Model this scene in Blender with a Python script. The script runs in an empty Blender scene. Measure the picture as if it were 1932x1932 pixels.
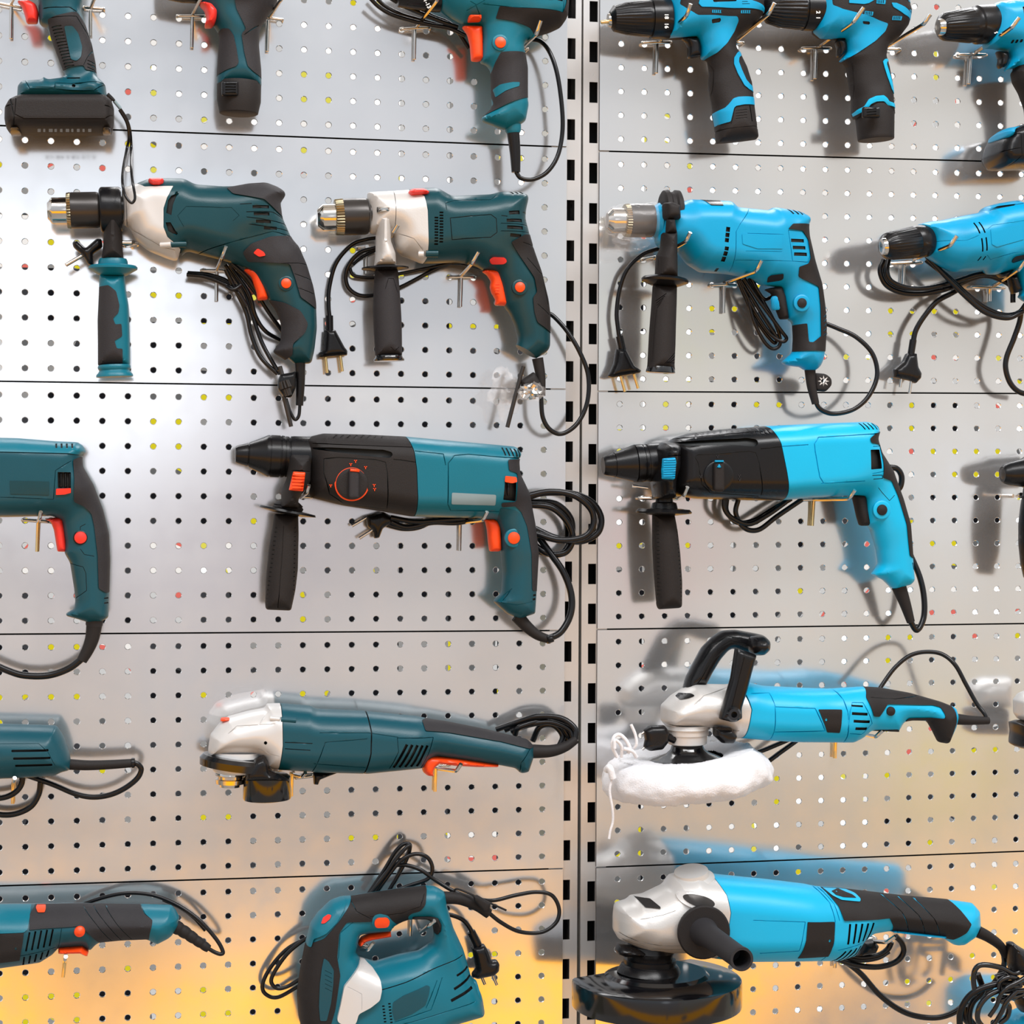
import bpy, bmesh, math, random
import numpy as np
from mathutils import Vector, Matrix
from mathutils.geometry import delaunay_2d_cdt
random.seed(4)
SC = bpy.context.scene
COL = SC.collection
U = 0.025                      # one pitch of the perforated panels in metres
# ------------------------------------------------------------------ camera
F, YAW, PIT, ROL = 3642.6, 0.188795, -0.0175618, 0.0038644
CAM = Vector((3.599 * U, -78.855 * U, 1.5))
fw = Vector((math.cos(PIT) * math.sin(YAW), math.cos(PIT) * math.cos(YAW), math.sin(PIT)))
rt = Vector((math.cos(YAW), -math.sin(YAW), 0))
up = rt.cross(fw)
R2 = rt * math.cos(ROL) + up * math.sin(ROL)
U2 = up * math.cos(ROL) - rt * math.sin(ROL)
cam = bpy.data.objects.new('camera', bpy.data.cameras.new('camera'))
COL.objects.link(cam)
m = Matrix((R2, U2, -fw)).transposed().to_4x4()
m.translation = CAM
cam.matrix_world = m
cam.data.sensor_width = 36
cam.data.sensor_fit = 'HORIZONTAL'
cam.data.lens = 36 * F / 1932
cam.data.clip_start = 0.05
SC.camera = cam
# ------------------------------------------------------------------ view
vs = SC.view_settings
vs.view_transform = 'Standard'; vs.look = 'None'; vs.gamma = 1; vs.use_curve_mapping = False
vs.exposure = 0.0
# ------------------------------------------------------------------ world: the bright shop all around
def build_world():
    w = bpy.data.worlds.new('shop'); SC.world = w; w.use_nodes = True
    nt = w.node_tree; nt.nodes.clear(); N = nt.nodes; L = nt.links
    def node(t, **k):
        n = N.new(t)
        for a, b in k.items(): setattr(n, a, b)
        return n
    def M(op, a, b=None, c=None):
        n = node('ShaderNodeMath', operation=op)
        for i, v in enumerate((a, b, c)):
            if v is None: continue
            if isinstance(v, (int, float)): n.inputs[i].default_value = v
            else: L.new(v, n.inputs[i])
        return n.outputs[0]
    def ss(x, a, b):
        n = node('ShaderNodeMapRange', interpolation_type='SMOOTHSTEP')
        L.new(x, n.inputs[0]); n.inputs[1].default_value = a; n.inputs[2].default_value = b
        return n.outputs[0]
    def mix(f, a, b):
        n = node('ShaderNodeMix', data_type='RGBA')
        if isinstance(f, (int, float)): n.inputs[0].default_value = f
        else: L.new(f, n.inputs[0])
        for s, v in ((6, a), (7, b)):
            if isinstance(v, tuple): n.inputs[s].default_value = (*v, 1)
            else: L.new(v, n.inputs[s])
        return n.outputs[2]
    def blob(u, v, cu, cv, ru, rv, a=0.3, b=1.0):
        du = M('MULTIPLY', M('SUBTRACT', u, cu), 1 / ru); dv = M('MULTIPLY', M('SUBTRACT', v, cv), 1 / rv)
        d = M('SQRT', M('ADD', M('MULTIPLY', du, du), M('MULTIPLY', dv, dv)))
        return M('SUBTRACT', 1.0, ss(d, a, b))
    tc = node('ShaderNodeTexCoord'); sp = node('ShaderNodeSeparateXYZ'); L.new(tc.outputs['Generated'], sp.inputs[0])
    x, y, z = sp.outputs
    ay = M('MAXIMUM', M('ABSOLUTE', y), 0.04)
    u0 = M('DIVIDE', x, ay); v0 = M('DIVIDE', z, ay)
    cb = node('ShaderNodeCombineXYZ'); L.new(u0, cb.inputs[0]); L.new(v0, cb.inputs[1])
    nz = node('ShaderNodeTexNoise'); nz.inputs['Scale'].default_value = 9; nz.inputs['Detail'].default_value = 3
    L.new(cb.outputs[0], nz.inputs[0])
    u = M('ADD', u0, M('MULTIPLY', M('SUBTRACT', nz.outputs[0], 0.5), 0.10))
    v = M('ADD', v0, M('MULTIPLY', M('SUBTRACT', nz.outputs[0], 0.5), 0.05))
    # aisle behind the camera, pale above, warm below
    c = mix(ss(v, -0.20, 0.10), (0.60, 0.50, 0.43), (0.65, 0.695, 0.76))
    c = mix(ss(u, 0.18, 0.34), c, mix(ss(v, -0.22, -0.02), (0.66, 0.53, 0.40), (0.74, 0.72, 0.68)))
    c = mix(blob(u, v, 0.02, 0.0, 0.17, 0.12), c, (0.60, 0.56, 0.60))
    c = mix(blob(u, v, -0.045, 0.075, 0.13, 0.12), c, (1.75, 1.85, 2.0))
    c = mix(blob(u, v, 0.11, 0.035, 0.05, 0.03), c, (1.15, 1.15, 1.12))
    c = mix(M('MULTIPLY', blob(u, v, 0.27, -0.035, 0.07, 0.055), 0.6), c, (0.85, 0.50, 0.46))
    c = mix(M('MULTIPLY', blob(u, v, 0.27, 0.075, 0.06, 0.04), 0.6), c, (0.80, 0.78, 0.45))
    c = mix(M('MULTIPLY', blob(u, v, 0.45, 0.0, 0.05, 0.04), 0.8), c, (0.9, 0.92, 0.98))
    c = mix(M('MULTIPLY', blob(u, v, 0.03, -0.115, 0.06, 0.03), 0.6), c, (0.45, 0.52, 0.62))
    c = mix(M('MULTIPLY', blob(u, v, 0.44, -0.155, 0.05, 0.045), 0.85), c, (0.90, 0.66, 0.10))
    c = mix(ss(v, -0.238, -0.250), c, (2.35, 0.98, 0.0))
    c = mix(M('MULTIPLY', blob(u, v, -0.03, -0.27, 0.035, 0.06, 0.7, 1.0), 0.85), c, (0.55, 0.40, 0.28))
    c = mix(blob(u, v, 0.40, -0.31, 0.09, 0.05, 0.7, 1.0), c, (0.30, 0.32, 0.34))
    # floor and ceiling far out of the mirrored view
    c = mix(ss(v0, -0.34, -0.75), c, (0.42, 0.36, 0.30))
    c = mix(ss(v0, 0.30, 0.9), c, (1.05, 1.08, 1.12))
    # what stands behind the perforated panels: shelf goods seen through the holes
    s = node('ShaderNodeVectorMath', operation='SNAP'); L.new(cb.outputs[0], s.inputs[0]); s.inputs[1].default_value = (0.0262, 0.0262, 1)
    wn = node('ShaderNodeTexWhiteNoise', noise_dimensions='2D'); L.new(s.outputs[0], wn.inputs['Vector'])
    nb = node('ShaderNodeTexNoise'); nb.inputs['Scale'].default_value = 7; nb.inputs['Detail'].default_value = 1; L.new(cb.outputs[0], nb.inputs[0])
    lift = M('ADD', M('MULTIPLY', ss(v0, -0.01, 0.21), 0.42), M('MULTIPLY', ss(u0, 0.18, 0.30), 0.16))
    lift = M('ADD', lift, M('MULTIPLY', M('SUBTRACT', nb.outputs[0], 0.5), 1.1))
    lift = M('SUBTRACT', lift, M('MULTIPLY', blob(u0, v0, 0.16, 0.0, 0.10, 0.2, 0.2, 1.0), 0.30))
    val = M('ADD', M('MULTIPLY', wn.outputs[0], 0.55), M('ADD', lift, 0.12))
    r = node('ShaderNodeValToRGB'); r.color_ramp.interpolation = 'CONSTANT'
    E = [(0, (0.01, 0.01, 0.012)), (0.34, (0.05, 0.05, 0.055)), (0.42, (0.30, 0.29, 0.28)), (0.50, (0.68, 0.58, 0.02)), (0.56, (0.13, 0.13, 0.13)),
         (0.60, (0.62, 0.61, 0.60)), (0.68, (0.75, 0.16, 0.13)), (0.70, (0.9, 0.86, 0.82)), (0.78, (0.75, 0.68, 0.10)), (0.81, (1.5, 1.5, 1.5))]
    el = r.color_ramp.elements
    el[0].position, el[0].color = 0, (*E[0][1], 1)
    el[1].position, el[1].color = E[1][0], (*E[1][1], 1)
    for p, cc in E[2:]:
        e = el.new(p); e.color = (*cc, 1)
    L.new(val, r.inputs[0])
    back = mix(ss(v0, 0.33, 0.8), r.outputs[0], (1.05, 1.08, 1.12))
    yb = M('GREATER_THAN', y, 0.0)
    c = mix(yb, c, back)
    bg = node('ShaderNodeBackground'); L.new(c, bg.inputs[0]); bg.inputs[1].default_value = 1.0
    o = node('ShaderNodeOutputWorld'); L.new(bg.outputs[0], o.inputs[0])
build_world()
# ceiling lamps of the shop
def lamp(loc, size, power, col=(0.99, 0.99, 1.0)):
    l = bpy.data.lights.new('ceiling_lamp', 'AREA'); l.shape = 'RECTANGLE'; l.size, l.size_y = size; l.energy = power; l.color = col
    o = bpy.data.objects.new('ceiling_lamp', l); COL.objects.link(o); o.location = loc
    d = Vector((0.5, 0, 1.4)) - Vector(loc)
    o.rotation_euler = d.to_track_quat('-Z', 'Y').to_euler()
lamp((0.9, -1.5, 3.4), (2.4, 0.5), 42)
lamp((1.5, -1.7, 3.6), (1.6, 0.8), 30)
lamp((-0.7, -1.6, 3.5), (1.0, 0.6), 22)
# ------------------------------------------------------------------ coordinates: a point of the wall plane (h metres in front of it)
CR = (0.0, 0.0, 1.0)
def crop(ox=0.0, oy=0.0, s=1.0):
    """work in an enlarged part of the photograph: all later x, y and pixel sizes are read in it"""
    global CR; CR = (ox, oy, s)
def P(x, y, h=0.0):
    x = CR[0] + x / CR[2]; y = CR[1] + y / CR[2]
    d = fw * F + R2 * (x - 966) - U2 * (y - 966)
    return CAM + d * ((-h - CAM.y) / d.y)
def XZ(pts, h):
    return np.array([(lambda q: (q.x, q.z))(P(a, b, h)) for a, b in pts])
def scale_at(x, y, h): return ((P(x + 1, y, h) - P(x, y, h)).length + (P(x, y + 1, h) - P(x, y, h)).length) / 2
# ------------------------------------------------------------------ materials
def mat(name, col, rough=0.45, metal=0.0, coat=0.0, bump=0.0, bscale=900, var=0.0, trans=0.0, alpha=1.0, sheen=0.0, ior=1.45, spec=0.5):
    m = bpy.data.materials.new(name); m.use_nodes = True; nt = m.node_tree
    b = nt.nodes['Principled BSDF']
    b.inputs['Base Color'].default_value = (*col, 1); b.inputs['Roughness'].default_value = rough
    b.inputs['Metallic'].default_value = metal; b.inputs['Coat Weight'].default_value = coat; b.inputs['Coat Roughness'].default_value = 0.12
    b.inputs['Transmission Weight'].default_value = trans; b.inputs['Alpha'].default_value = alpha; b.inputs['IOR'].default_value = ior
    b.inputs['Sheen Weight'].default_value = sheen; b.inputs['Specular IOR Level'].default_value = spec
    tc = nt.nodes.new('ShaderNodeTexCoord')
    nz = nt.nodes.new('ShaderNodeTexNoise'); nz.inputs['Scale'].default_value = bscale; nz.inputs['Detail'].default_value = 3
    nt.links.new(tc.outputs['Object'], nz.inputs['Vector'])
    if bump:
        bp = nt.nodes.new('ShaderNodeBump'); bp.inputs['Strength'].default_value = bump; bp.inputs['Distance'].default_value = 0.0006
        nt.links.new(nz.outputs[0], bp.inputs['Height']); nt.links.new(bp.outputs[0], b.inputs['Normal'])
    n2 = nt.nodes.new('ShaderNodeTexNoise'); n2.inputs['Scale'].default_value = 35; n2.inputs['Detail'].default_value = 4
    nt.links.new(tc.outputs['Object'], n2.inputs['Vector'])
    mr = nt.nodes.new('ShaderNodeMapRange'); nt.links.new(n2.outputs[0], mr.inputs[0])
    mr.inputs[3].default_value = max(rough - 0.06, 0.02); mr.inputs[4].default_value = rough + 0.06
    nt.links.new(mr.outputs[0], b.inputs['Roughness'])
    return m
MT = dict(
    panel=mat('painted_steel', (0.79, 0.79, 0.795), 0.13, 0.85, bump=0.0),
    upright=mat('upright_steel', (0.62, 0.61, 0.60), 0.30, 0.6),
    teal=mat('teal_plastic', (0.003, 0.062, 0.088), 0.36, bump=0.15, spec=0.4),
    tealb=mat('bright_teal_plastic', (0.002, 0.135, 0.195), 0.36, bump=0.15, spec=0.4),
    dteal=mat('dark_teal_plastic', (0.002, 0.042, 0.055), 0.34, bump=0.15, spec=0.4),
    blue=mat('bright_blue_plastic', (0.0, 0.285, 0.53), 0.36, bump=0.12, spec=0.4),
    cyan=mat('cyan_plastic', (0.002, 0.40, 0.68), 0.36, bump=0.12, spec=0.4),
    grip=mat('charcoal_rubber', (0.024, 0.023, 0.026), 0.62, bump=0.6, bscale=1500, spec=0.32),
    gripb=mat('brown_black_rubber', (0.015, 0.013, 0.013), 0.6, bump=0.5, bscale=1500, spec=0.3),
    black=mat('black_plastic', (0.006, 0.006, 0.007), 0.27, bump=0.1, spec=0.35),
    gloss=mat('gloss_black', (0.004, 0.004, 0.005), 0.12, coat=0.5),
    cord=mat('black_cord', (0.005, 0.005, 0.006), 0.24, spec=0.4),
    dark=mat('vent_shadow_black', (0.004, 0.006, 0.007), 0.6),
    red=mat('orange_red_plastic', (0.88, 0.065, 0.006), 0.38),
    redb=mat('red_plastic', (0.80, 0.035, 0.025), 0.36),
    chrome=mat('chrome_steel', (0.62, 0.59, 0.55), 0.13, 1.0),
    gear=mat('brass_toned_steel', (0.30, 0.25, 0.16), 0.3, 1.0),
    dsteel=mat('blackened_steel', (0.040, 0.036, 0.034), 0.30, 0.5),
    alu=mat('cast_aluminium', (0.60, 0.59, 0.575), 0.38, 0.35, bump=0.2, bscale=700),
    silver=mat('silver_paint', (0.62, 0.61, 0.60), 0.30, 0.2),
    brass=mat('brass_pin', (0.80, 0.62, 0.30), 0.22, 1.0),
    fleece=mat('white_fleece', (0.74, 0.74, 0.77), 0.9, sheen=0.5, bump=1.0, bscale=700),
    print=mat('white_print', (0.85, 0.85, 0.82), 0.5),
    wrap=mat('clear_film', (0.9, 0.9, 0.92), 0.08, trans=0.0, bump=1.0, bscale=120, alpha=0.1, coat=0.6),
    print_dim=mat('faded_print', (0.06, 0.056, 0.05), 0.6),
    label=mat('grey_label', (0.20, 0.28, 0.31), 0.4),
)
# ------------------------------------------------------------------ object helpers
ROOT = None
def tag(o, label=None, cat=None, group=None, kind=None):
    if label: o['label'] = label
    if cat: o['category'] = cat
    if group: o['group'] = group
    if kind: o['kind'] = kind
    return o
def thing(name, x, y, h, label, cat, group=None):
    """start a new top-level thing; the parts made next become its children"""
    global ROOT
    o = bpy.data.objects.new(name, None); o.empty_display_size = 0.02; COL.objects.link(o); o.location = P(x, y, h)
    ROOT = o
    return tag(o, label, cat, group)
def link(name, me, mats, parent=None, smooth=35):
    p = parent if parent is not None else ROOT
    off = Vector((0, 0, 0)); q = p
    while q is not None: off += q.location; q = q.parent
    me.transform(Matrix.Translation(-off))
    for m_ in mats: me.materials.append(m_ if not isinstance(m_, str) else MT[m_])
    if smooth:
        me.shade_smooth() if hasattr(me, 'shade_smooth') else None
        me.polygons.foreach_set('use_smooth', [True] * len(me.polygons))
        me.set_sharp_from_angle(angle=math.radians(smooth))
    o = bpy.data.objects.new(name, me); COL.objects.link(o); o.parent = p
    return o
def from_data(name, v, f, mats, parent=None, smooth=35, mi=None, weld=True):
    me = bpy.data.meshes.new(name)
    bm = bmesh.new(); vv = [bm.verts.new(q) for q in v]; bm.verts.index_update()
    for i, q in enumerate(f):
        if len(set(q)) < 3: continue
        try:
            fc = bm.faces.new([vv[k] for k in q])
            if mi is not None: fc.material_index = mi[i]
        except ValueError: pass
    if weld: bmesh.ops.remove_doubles(bm, verts=bm.verts, dist=2e-5)
    bmesh.ops.recalc_face_normals(bm, faces=bm.faces)
    bm.to_mesh(me); bm.free()
    return link(name, me, mats, parent, smooth)
# ------------------------------------------------------------------ outline tools
def rnd(pts, r, n=4):
    """round the corners of a closed outline; a third value on a point is its own radius"""
    out = []; N = len(pts)
    for i in range(N):
        p = pts[i]; a = np.array(pts[i - 1][:2], float); b = np.array(p[:2], float); c = np.array(pts[(i + 1) % N][:2], float)
        rr = p[2] if len(p) > 2 else r
        la = np.linalg.norm(a - b); lc = np.linalg.norm(c - b)
        if rr < 0.3 or la < 1e-6 or lc < 1e-6: out.append(tuple(b)); continue
        t1 = min(rr, la * 0.48); t2 = min(rr, lc * 0.48)
        p1 = b + (a - b) / la * t1; p2 = b + (c - b) / lc * t2
        for k in range(n + 1):
            t = k / n; out.append(tuple((1 - t) ** 2 * p1 + 2 * t * (1 - t) * b + t * t * p2))
    return out
def dens(pg, step):
    out = []
    for i in range(len(pg)):
        a, b = pg[i], pg[(i + 1) % len(pg)]; L = np.linalg.norm(b - a); k = max(1, int(math.ceil(L / step)))
        for j in range(k): out.append(a + (b - a) * j / k)
    return np.array(out)
def seg_dist(q, pg):
    a = pg; b = np.roll(pg, -1, 0); ab = b - a; den = np.maximum((ab ** 2).sum(1), 1e-16)
    best = np.full(len(q), 1e9)
    for s in range(0, len(q), 2000):
        w = q[s:s + 2000, None, :] - a[None]
        t = np.clip((w * ab[None]).sum(2) / den, 0, 1)
        best[s:s + 2000] = np.sqrt(((w - t[..., None] * ab[None]) ** 2).sum(2)).min(1)
    return best
def inside(q, pg):
    x, y = q[:, 0:1], q[:, 1:2]; a = pg; b = np.roll(pg, -1, 0)
    c = ((a[:, 1] > y) != (b[:, 1] > y)) & (x < (b[:, 0] - a[:, 0]) * (y - a[:, 1]) / (b[:, 1] - a[:, 1] + 1e-20) + a[:, 0])
    return (c.sum(1) % 2) == 1
def area2(pg): return ((pg[:, 0] * np.roll(pg[:, 1], -1)) - (np.roll(pg[:, 0], -1) * pg[:, 1])).sum()
class Surf:
    """a rounded solid grown from a silhouette: h0 mid-plane height, T half thickness (value or list of (x,y,T) control points), R edge radius"""
    def __init__(s, sil, h0, T, R, r=8, p=2.0, holes=()):
        s.h0 = h0; s.p = p; s.R = R
        s.px = rnd(sil, r)
        s.sil = XZ(s.px, h0)
        s.holes = [XZ(rnd(h, r * 0.6), h0) for h in holes]
        s.T = T if not isinstance(T, (int, float)) else None; s.T0 = T
        if s.T: s.ctl = XZ([(a, b) for a, b, _ in T], h0); s.cv = np.array([t for *_, t in T])
    def d(s, q):
        d = seg_dist(q, s.sil); d[~inside(q, s.sil)] = 0
        for h in s.holes:
            dh = seg_dist(q, h); dh[inside(q, h)] = 0; d = np.minimum(d, dh)
        return d
    def H(s, q):
        d = s.d(q); t = np.clip(d / s.R, 0, 1)
        if s.T:
            w = 1.0 / (((q[:, None] - s.ctl[None]) ** 2).sum(2) + 1e-5) ** 1.5; T = (w * s.cv).sum(1) / w.sum(1)
        else: T = s.T0
        return T * (1 - (1 - t) ** s.p) ** (1 / s.p)
def skin(name, S, m, region=None, r=5, lift=0.0, cuts=(), both=True, skirt=0.0035, step=0.0021, parent=None, dark='dark', exc=(), smooth=38, rr=None):
    """mesh of the part of surface S inside region (whole silhouette if None). cuts: (polygon, depth) in photo pixels, dark inside"""
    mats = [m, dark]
    polys = [S.sil] + S.holes
    regs = [XZ(rnd(g, r if rr is None else rr), S.h0) for g in (region if region and isinstance(region[0], list) else ([region] if region else []))]
    ex = [XZ(rnd(g, r), S.h0) for g in exc]
    cp = []
    for c in cuts:
        pg = XZ(rnd(c[0], c[2] if len(c) > 2 else 1.0, 2), S.h0)
        if area2(pg) < 0: pg = pg[::-1]
        cp.append((pg, c[1], c[3] if len(c) > 3 else 1))
    V = []; E = []
    def addpoly(pg):
        k = len(V); V.extend(map(tuple, pg)); n = len(pg); E.extend((k + i, k + (i + 1) % n) for i in range(n))
    cutin = []
    for g in polys + regs + ex: addpoly(dens(g, step * 1.3))
    for pg, dp, _ in cp:
        addpoly(dens(pg, step * 2)); c = pg.mean(0)
        e = np.roll(pg, -1, 0) - np.roll(pg, 1, 0); L = np.linalg.norm(e, axis=1, keepdims=True) + 1e-12
        nrm = np.stack([-e[:, 1], e[:, 0]], 1) / L
        w = min(0.00022, math.sqrt(abs(area2(pg)) / 2) * 0.06)
        inn = pg + nrm * w; cutin.append((inn, dp)); addpoly(inn)
    B = np.array(V)
    # rings near the silhouette
    pts = []
    for g in polys:
        dg = dens(g, step * 1.3); 
        sgn = 1 if area2(dg) > 0 else -1
        if g is not S.sil: sgn = -sgn
        e = np.roll(dg, -1, 0) - np.roll(dg, 1, 0); e /= np.linalg.norm(e, axis=1, keepdims=True) + 1e-12
        nrm = np.stack([-e[:, 1], e[:, 0]], 1) * sgn
        for o in (0.02, 0.08, 0.2, 0.38, 0.62):
            o = o * min(S.R, 0.012); q = dg + nrm * o; k = S.d(q) > o * 0.93; pts.append(q[k])
    lo = S.sil.min(0); hi = S.sil.max(0)
    if regs:
        lo = np.maximum(lo, np.min([g.min(0) for g in regs], axis=0)); hi = np.minimum(hi, np.max([g.max(0) for g in regs], axis=0))
    gx = np.arange(lo[0], hi[0], step); gz = np.arange(lo[1], hi[1], step * 0.87)
    G = np.array([(x + (j % 2) * step / 2, z) for j, z in enumerate(gz) for x in gx]) if len(gx) and len(gz) else np.zeros((0, 2))
    if len(G):
        dG = S.d(G); G = G[dG > min(S.R, 0.012) * 0.72]
    pts.append(G); q = np.concatenate(pts) if pts else np.zeros((0, 2))
    if regs and len(q):
        k = np.zeros(len(q), bool)
        for g in regs: k |= inside(q, g)
        q = q[k]
    if len(q):
        near = np.zeros(len(q), bool)
        for s0 in range(0, len(q), 2000):
            near[s0:s0 + 2000] = (((q[s0:s0 + 2000, None] - B[None]) ** 2).sum(2).min(1) < (step * 0.12) ** 2)
        q = q[~near]
    allv = [Vector(t) for t in V] + [Vector(t) for t in q]
    ov, _, of, *_ = delaunay_2d_cdt(allv, E, [], 0, 1e-7)
    ov = np.array([tuple(t) for t in ov]); of = np.array([f for f in of if len(f) == 3])
    ce = ov[of].mean(1)
    keep = inside(ce, S.sil)
    for h in S.holes: keep &= ~inside(ce, h)
    if regs:
        k = np.zeros(len(ce), bool)
        for g in regs: k |= inside(ce, g)
        keep &= k
    for g in ex: keep &= ~inside(ce, g)
    of = of[keep]; ce = ce[keep]
    if not len(of): print('EMPTY', name); return None
    ht = S.H(ov) + lift
    hb = S.H(ov).copy()
    sub = np.zeros(len(ov)); mi = np.zeros(len(of), int)
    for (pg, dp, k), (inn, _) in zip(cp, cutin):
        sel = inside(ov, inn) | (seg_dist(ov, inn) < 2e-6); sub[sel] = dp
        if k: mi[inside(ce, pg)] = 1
    top = ht - sub
    used = np.unique(of); remap = -np.ones(len(ov), int); remap[used] = np.arange(len(used)); n = len(used)
    T3 = [(ov[i, 0], -(S.h0 + top[i]), ov[i, 1]) for i in used]
    if both: B3 = [(ov[i, 0], -(S.h0 - max(hb[i], 0)), ov[i, 1]) for i in used]
    else: B3 = [(ov[i, 0], -(S.h0 + max(ht[i] - lift - skirt, -0.002)), ov[i, 1]) for i in used]
    F1 = [[remap[a], remap[b], remap[c]] for a, b, c in of]
    cnt = {}
    for a, b, c in F1:
        for e in ((a, b), (b, c), (c, a)):
            k = (min(e), max(e)); cnt[k] = None if k in cnt else e
    side = [e for e in cnt.values() if e]
    Fs = F1 + [[c + n, b + n, a + n] for a, b, c in F1] + [[b, a, a + n, b + n] for a, b in side]
    mm = list(mi) + [0] * (len(F1) + len(side))
    return from_data(name, T3 + B3, Fs, mats, parent, smooth, mm)
def solid(name, sil, h0, T, R, m, r=5, p=2.0, cuts=(), parent=None, holes=(), step=0.0021, **k):
    S = Surf(sil, h0, T, R, r, p, holes); return skin(name, S, m, cuts=cuts, parent=parent, step=step, **k)
def bar(x0, y0, x1, y1, w, dp=0.0015, r=0.8, k=1):
    """slot polygon along a line, w pixels wide, for use as a cut"""
    dx, dy = x1 - x0, y1 - y0; L = math.hypot(dx, dy); nx, ny = -dy / L * w / 2, dx / L * w / 2
    return ([(x0 + nx, y0 + ny), (x1 + nx, y1 + ny), (x1 - nx, y1 - ny), (x0 - nx, y0 - ny)], dp, r, k)
def line(pts, w=1.6, dp=0.0006, k=1):
    """groove along a polyline"""
    return [bar(*pts[i], *pts[i + 1], w, dp, 0.2, k) for i in range(len(pts) - 1)]
def ridge(x0, y0, x1, y1, w, dp=-0.0012): return bar(x0, y0, x1, y1, w, dp, 2.0, 0)
def rect(x0, y0, x1, y1): return [(x0, y0), (x1, y0), (x1, y1), (x0, y1)]
def disc(name, x, y, rpx, S_or_h, depth, m, parent=None, dome=0.35, seg=28, base=0.004):
    """round button standing towards the camera"""
    c = P(x, y, S_or_h); s = scale_at(x, y, S_or_h); r = rpx * s; v = []; f = []
    prof = [(1.0, -base), (1.0, depth * 0.7), (0.93, depth * 0.9), (0.75, depth), (0.4, depth + depth * dome * 0.6), (0, depth + depth * dome)]
    for a, hh in prof:
        for k in range(seg): t = 2 * math.pi * k / seg; v.append((c.x + a * r * math.cos(t), c.y - hh, c.z + a * r * math.sin(t)))
    for i in range(len(prof) - 1):
        for k in range(seg): f.append([i * seg + k, i * seg + (k + 1) % seg, (i + 1) * seg + (k + 1) % seg, (i + 1) * seg + k])
    f.append(list(range(seg)))
    return from_data(name, v, f, [m], parent)
def lathe(name, a, b, prof, m, h, seg=40, ribs=None, parent=None, h1=None, smooth=40, squash=1.0, caps=True):
    """turned part along the axis a->b (pixels) at height h; prof = (t along axis 0..1 or beyond, radius px). ribs=(n, depth fraction, t0, t1)"""
    A = P(*a, h); B = P(*b, h if h1 is None else h1); s = scale_at(*a, h); ax = (B - A); L = ax.length; ax.normalize()
    n1 = ax.cross(Vector((0, 1, 0))).normalized(); n2 = ax.cross(n1).normalized()
    v = []; f = []
    for t, r in prof:
        for k in range(seg):
            th = 2 * math.pi * k / seg; rr = r * s
            if ribs and ribs[2] <= t <= ribs[3]: rr *= 1 - ribs[1] * (0.5 + 0.5 * math.cos(ribs[0] * th)) ** 2
            v.append(A + ax * (t * L) + n1 * rr * math.cos(th) + n2 * rr * math.sin(th) * squash)
    for i in range(len(prof) - 1):
        for k in range(seg): f.append([i * seg + k, i * seg + (k + 1) % seg, (i + 1) * seg + (k + 1) % seg, (i + 1) * seg + k])
    if caps:
        f.append(list(range(seg))); f.append([(len(prof) - 1) * seg + k for k in range(seg)])
    return from_data(name, v, f, [m] if not isinstance(m, list) else m, parent, smooth)
def spline(pts, n=8):
    out = []; q = [np.array(p, float) for p in pts]; q = [2 * q[0] - q[1]] + q + [2 * q[-1] - q[-2]]
    for i in range(1, len(q) - 2):
        for k in range(n):
            t = k / n; p0, p1, p2, p3 = q[i - 1:i + 3]
            out.append(0.5 * ((2 * p1) + (-p0 + p2) * t + (2 * p0 - 5 * p1 + 4 * p2 - p3) * t * t + (-p0 + 3 * p1 - 3 * p2 + p3) * t ** 3))
    out.append(q[-2]); return out
def tube(name, pts, rpx, m, parent=None, seg=12, n=8, smooth=50, r_end=None, flat=1.0, rings=None):
    """round bar or cord through (x, y, height mm) points; rpx radius in pixels"""
    sp = spline(pts, n) if len(pts) > 2 and n > 1 else [np.array(p, float) for p in pts]
    W = [P(p[0], p[1], p[2] / 1000) for p in sp]; N = len(W); s = scale_at(sp[0][0], sp[0][1], sp[0][2] / 1000)
    v = []; f = []; nrm = None
    for i in range(N):
        t = (W[min(i + 1, N - 1)] - W[max(i - 1, 0)]).normalized()
        if nrm is None: nrm = t.orthogonal().normalized() if abs(t.y) > 0.95 else t.cross(Vector((0, 1, 0))).normalized()
        nrm = (nrm - t * nrm.dot(t)).normalized(); bn = t.cross(nrm)
        a = i / (N - 1); r = (rpx if r_end is None else rpx + (r_end - rpx) * a) * s
        if rings: r *= 1 - rings[1] * (0.5 + 0.5 * math.cos(2 * math.pi * rings[0] * a)) ** 3
        e = [1.0]
        for k in range(seg):
            th = 2 * math.pi * k / seg; v.append(W[i] + nrm * r * math.cos(th) + bn * r * math.sin(th) * flat)
    for i in range(N - 1):
        for k in range(seg): f.append([i * seg + k, i * seg + (k + 1) % seg, (i + 1) * seg + (k + 1) % seg, (i + 1) * seg + k])
    f.append(list(range(seg))); f.append([(N - 1) * seg + k for k in range(seg)])
    return from_data(name, v, f, [m], parent, smooth, weld=False)
def text(name, s, x, y, h, size_px, rot, m, parent=None, depth=0.0003):
    cu = bpy.data.curves.new(name, 'FONT'); cu.body = s; cu.size = size_px * scale_at(x, y, h); cu.extrude = depth; cu.align_x = 'CENTER'; cu.align_y = 'CENTER'
    cu.offset = 0.00012
    o = bpy.data.objects.new(name, cu); COL.objects.link(o)
    me = bpy.data.meshes.new_from_object(o); bpy.data.objects.remove(o)
    me.transform(Matrix.Rotation(math.pi / 2, 4, 'X')); me.transform(Matrix.Rotation(-rot, 4, 'Y')); me.transform(Matrix.Translation(P(x, y, h)))
    return link(name, me, [m], parent, 0)
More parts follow.
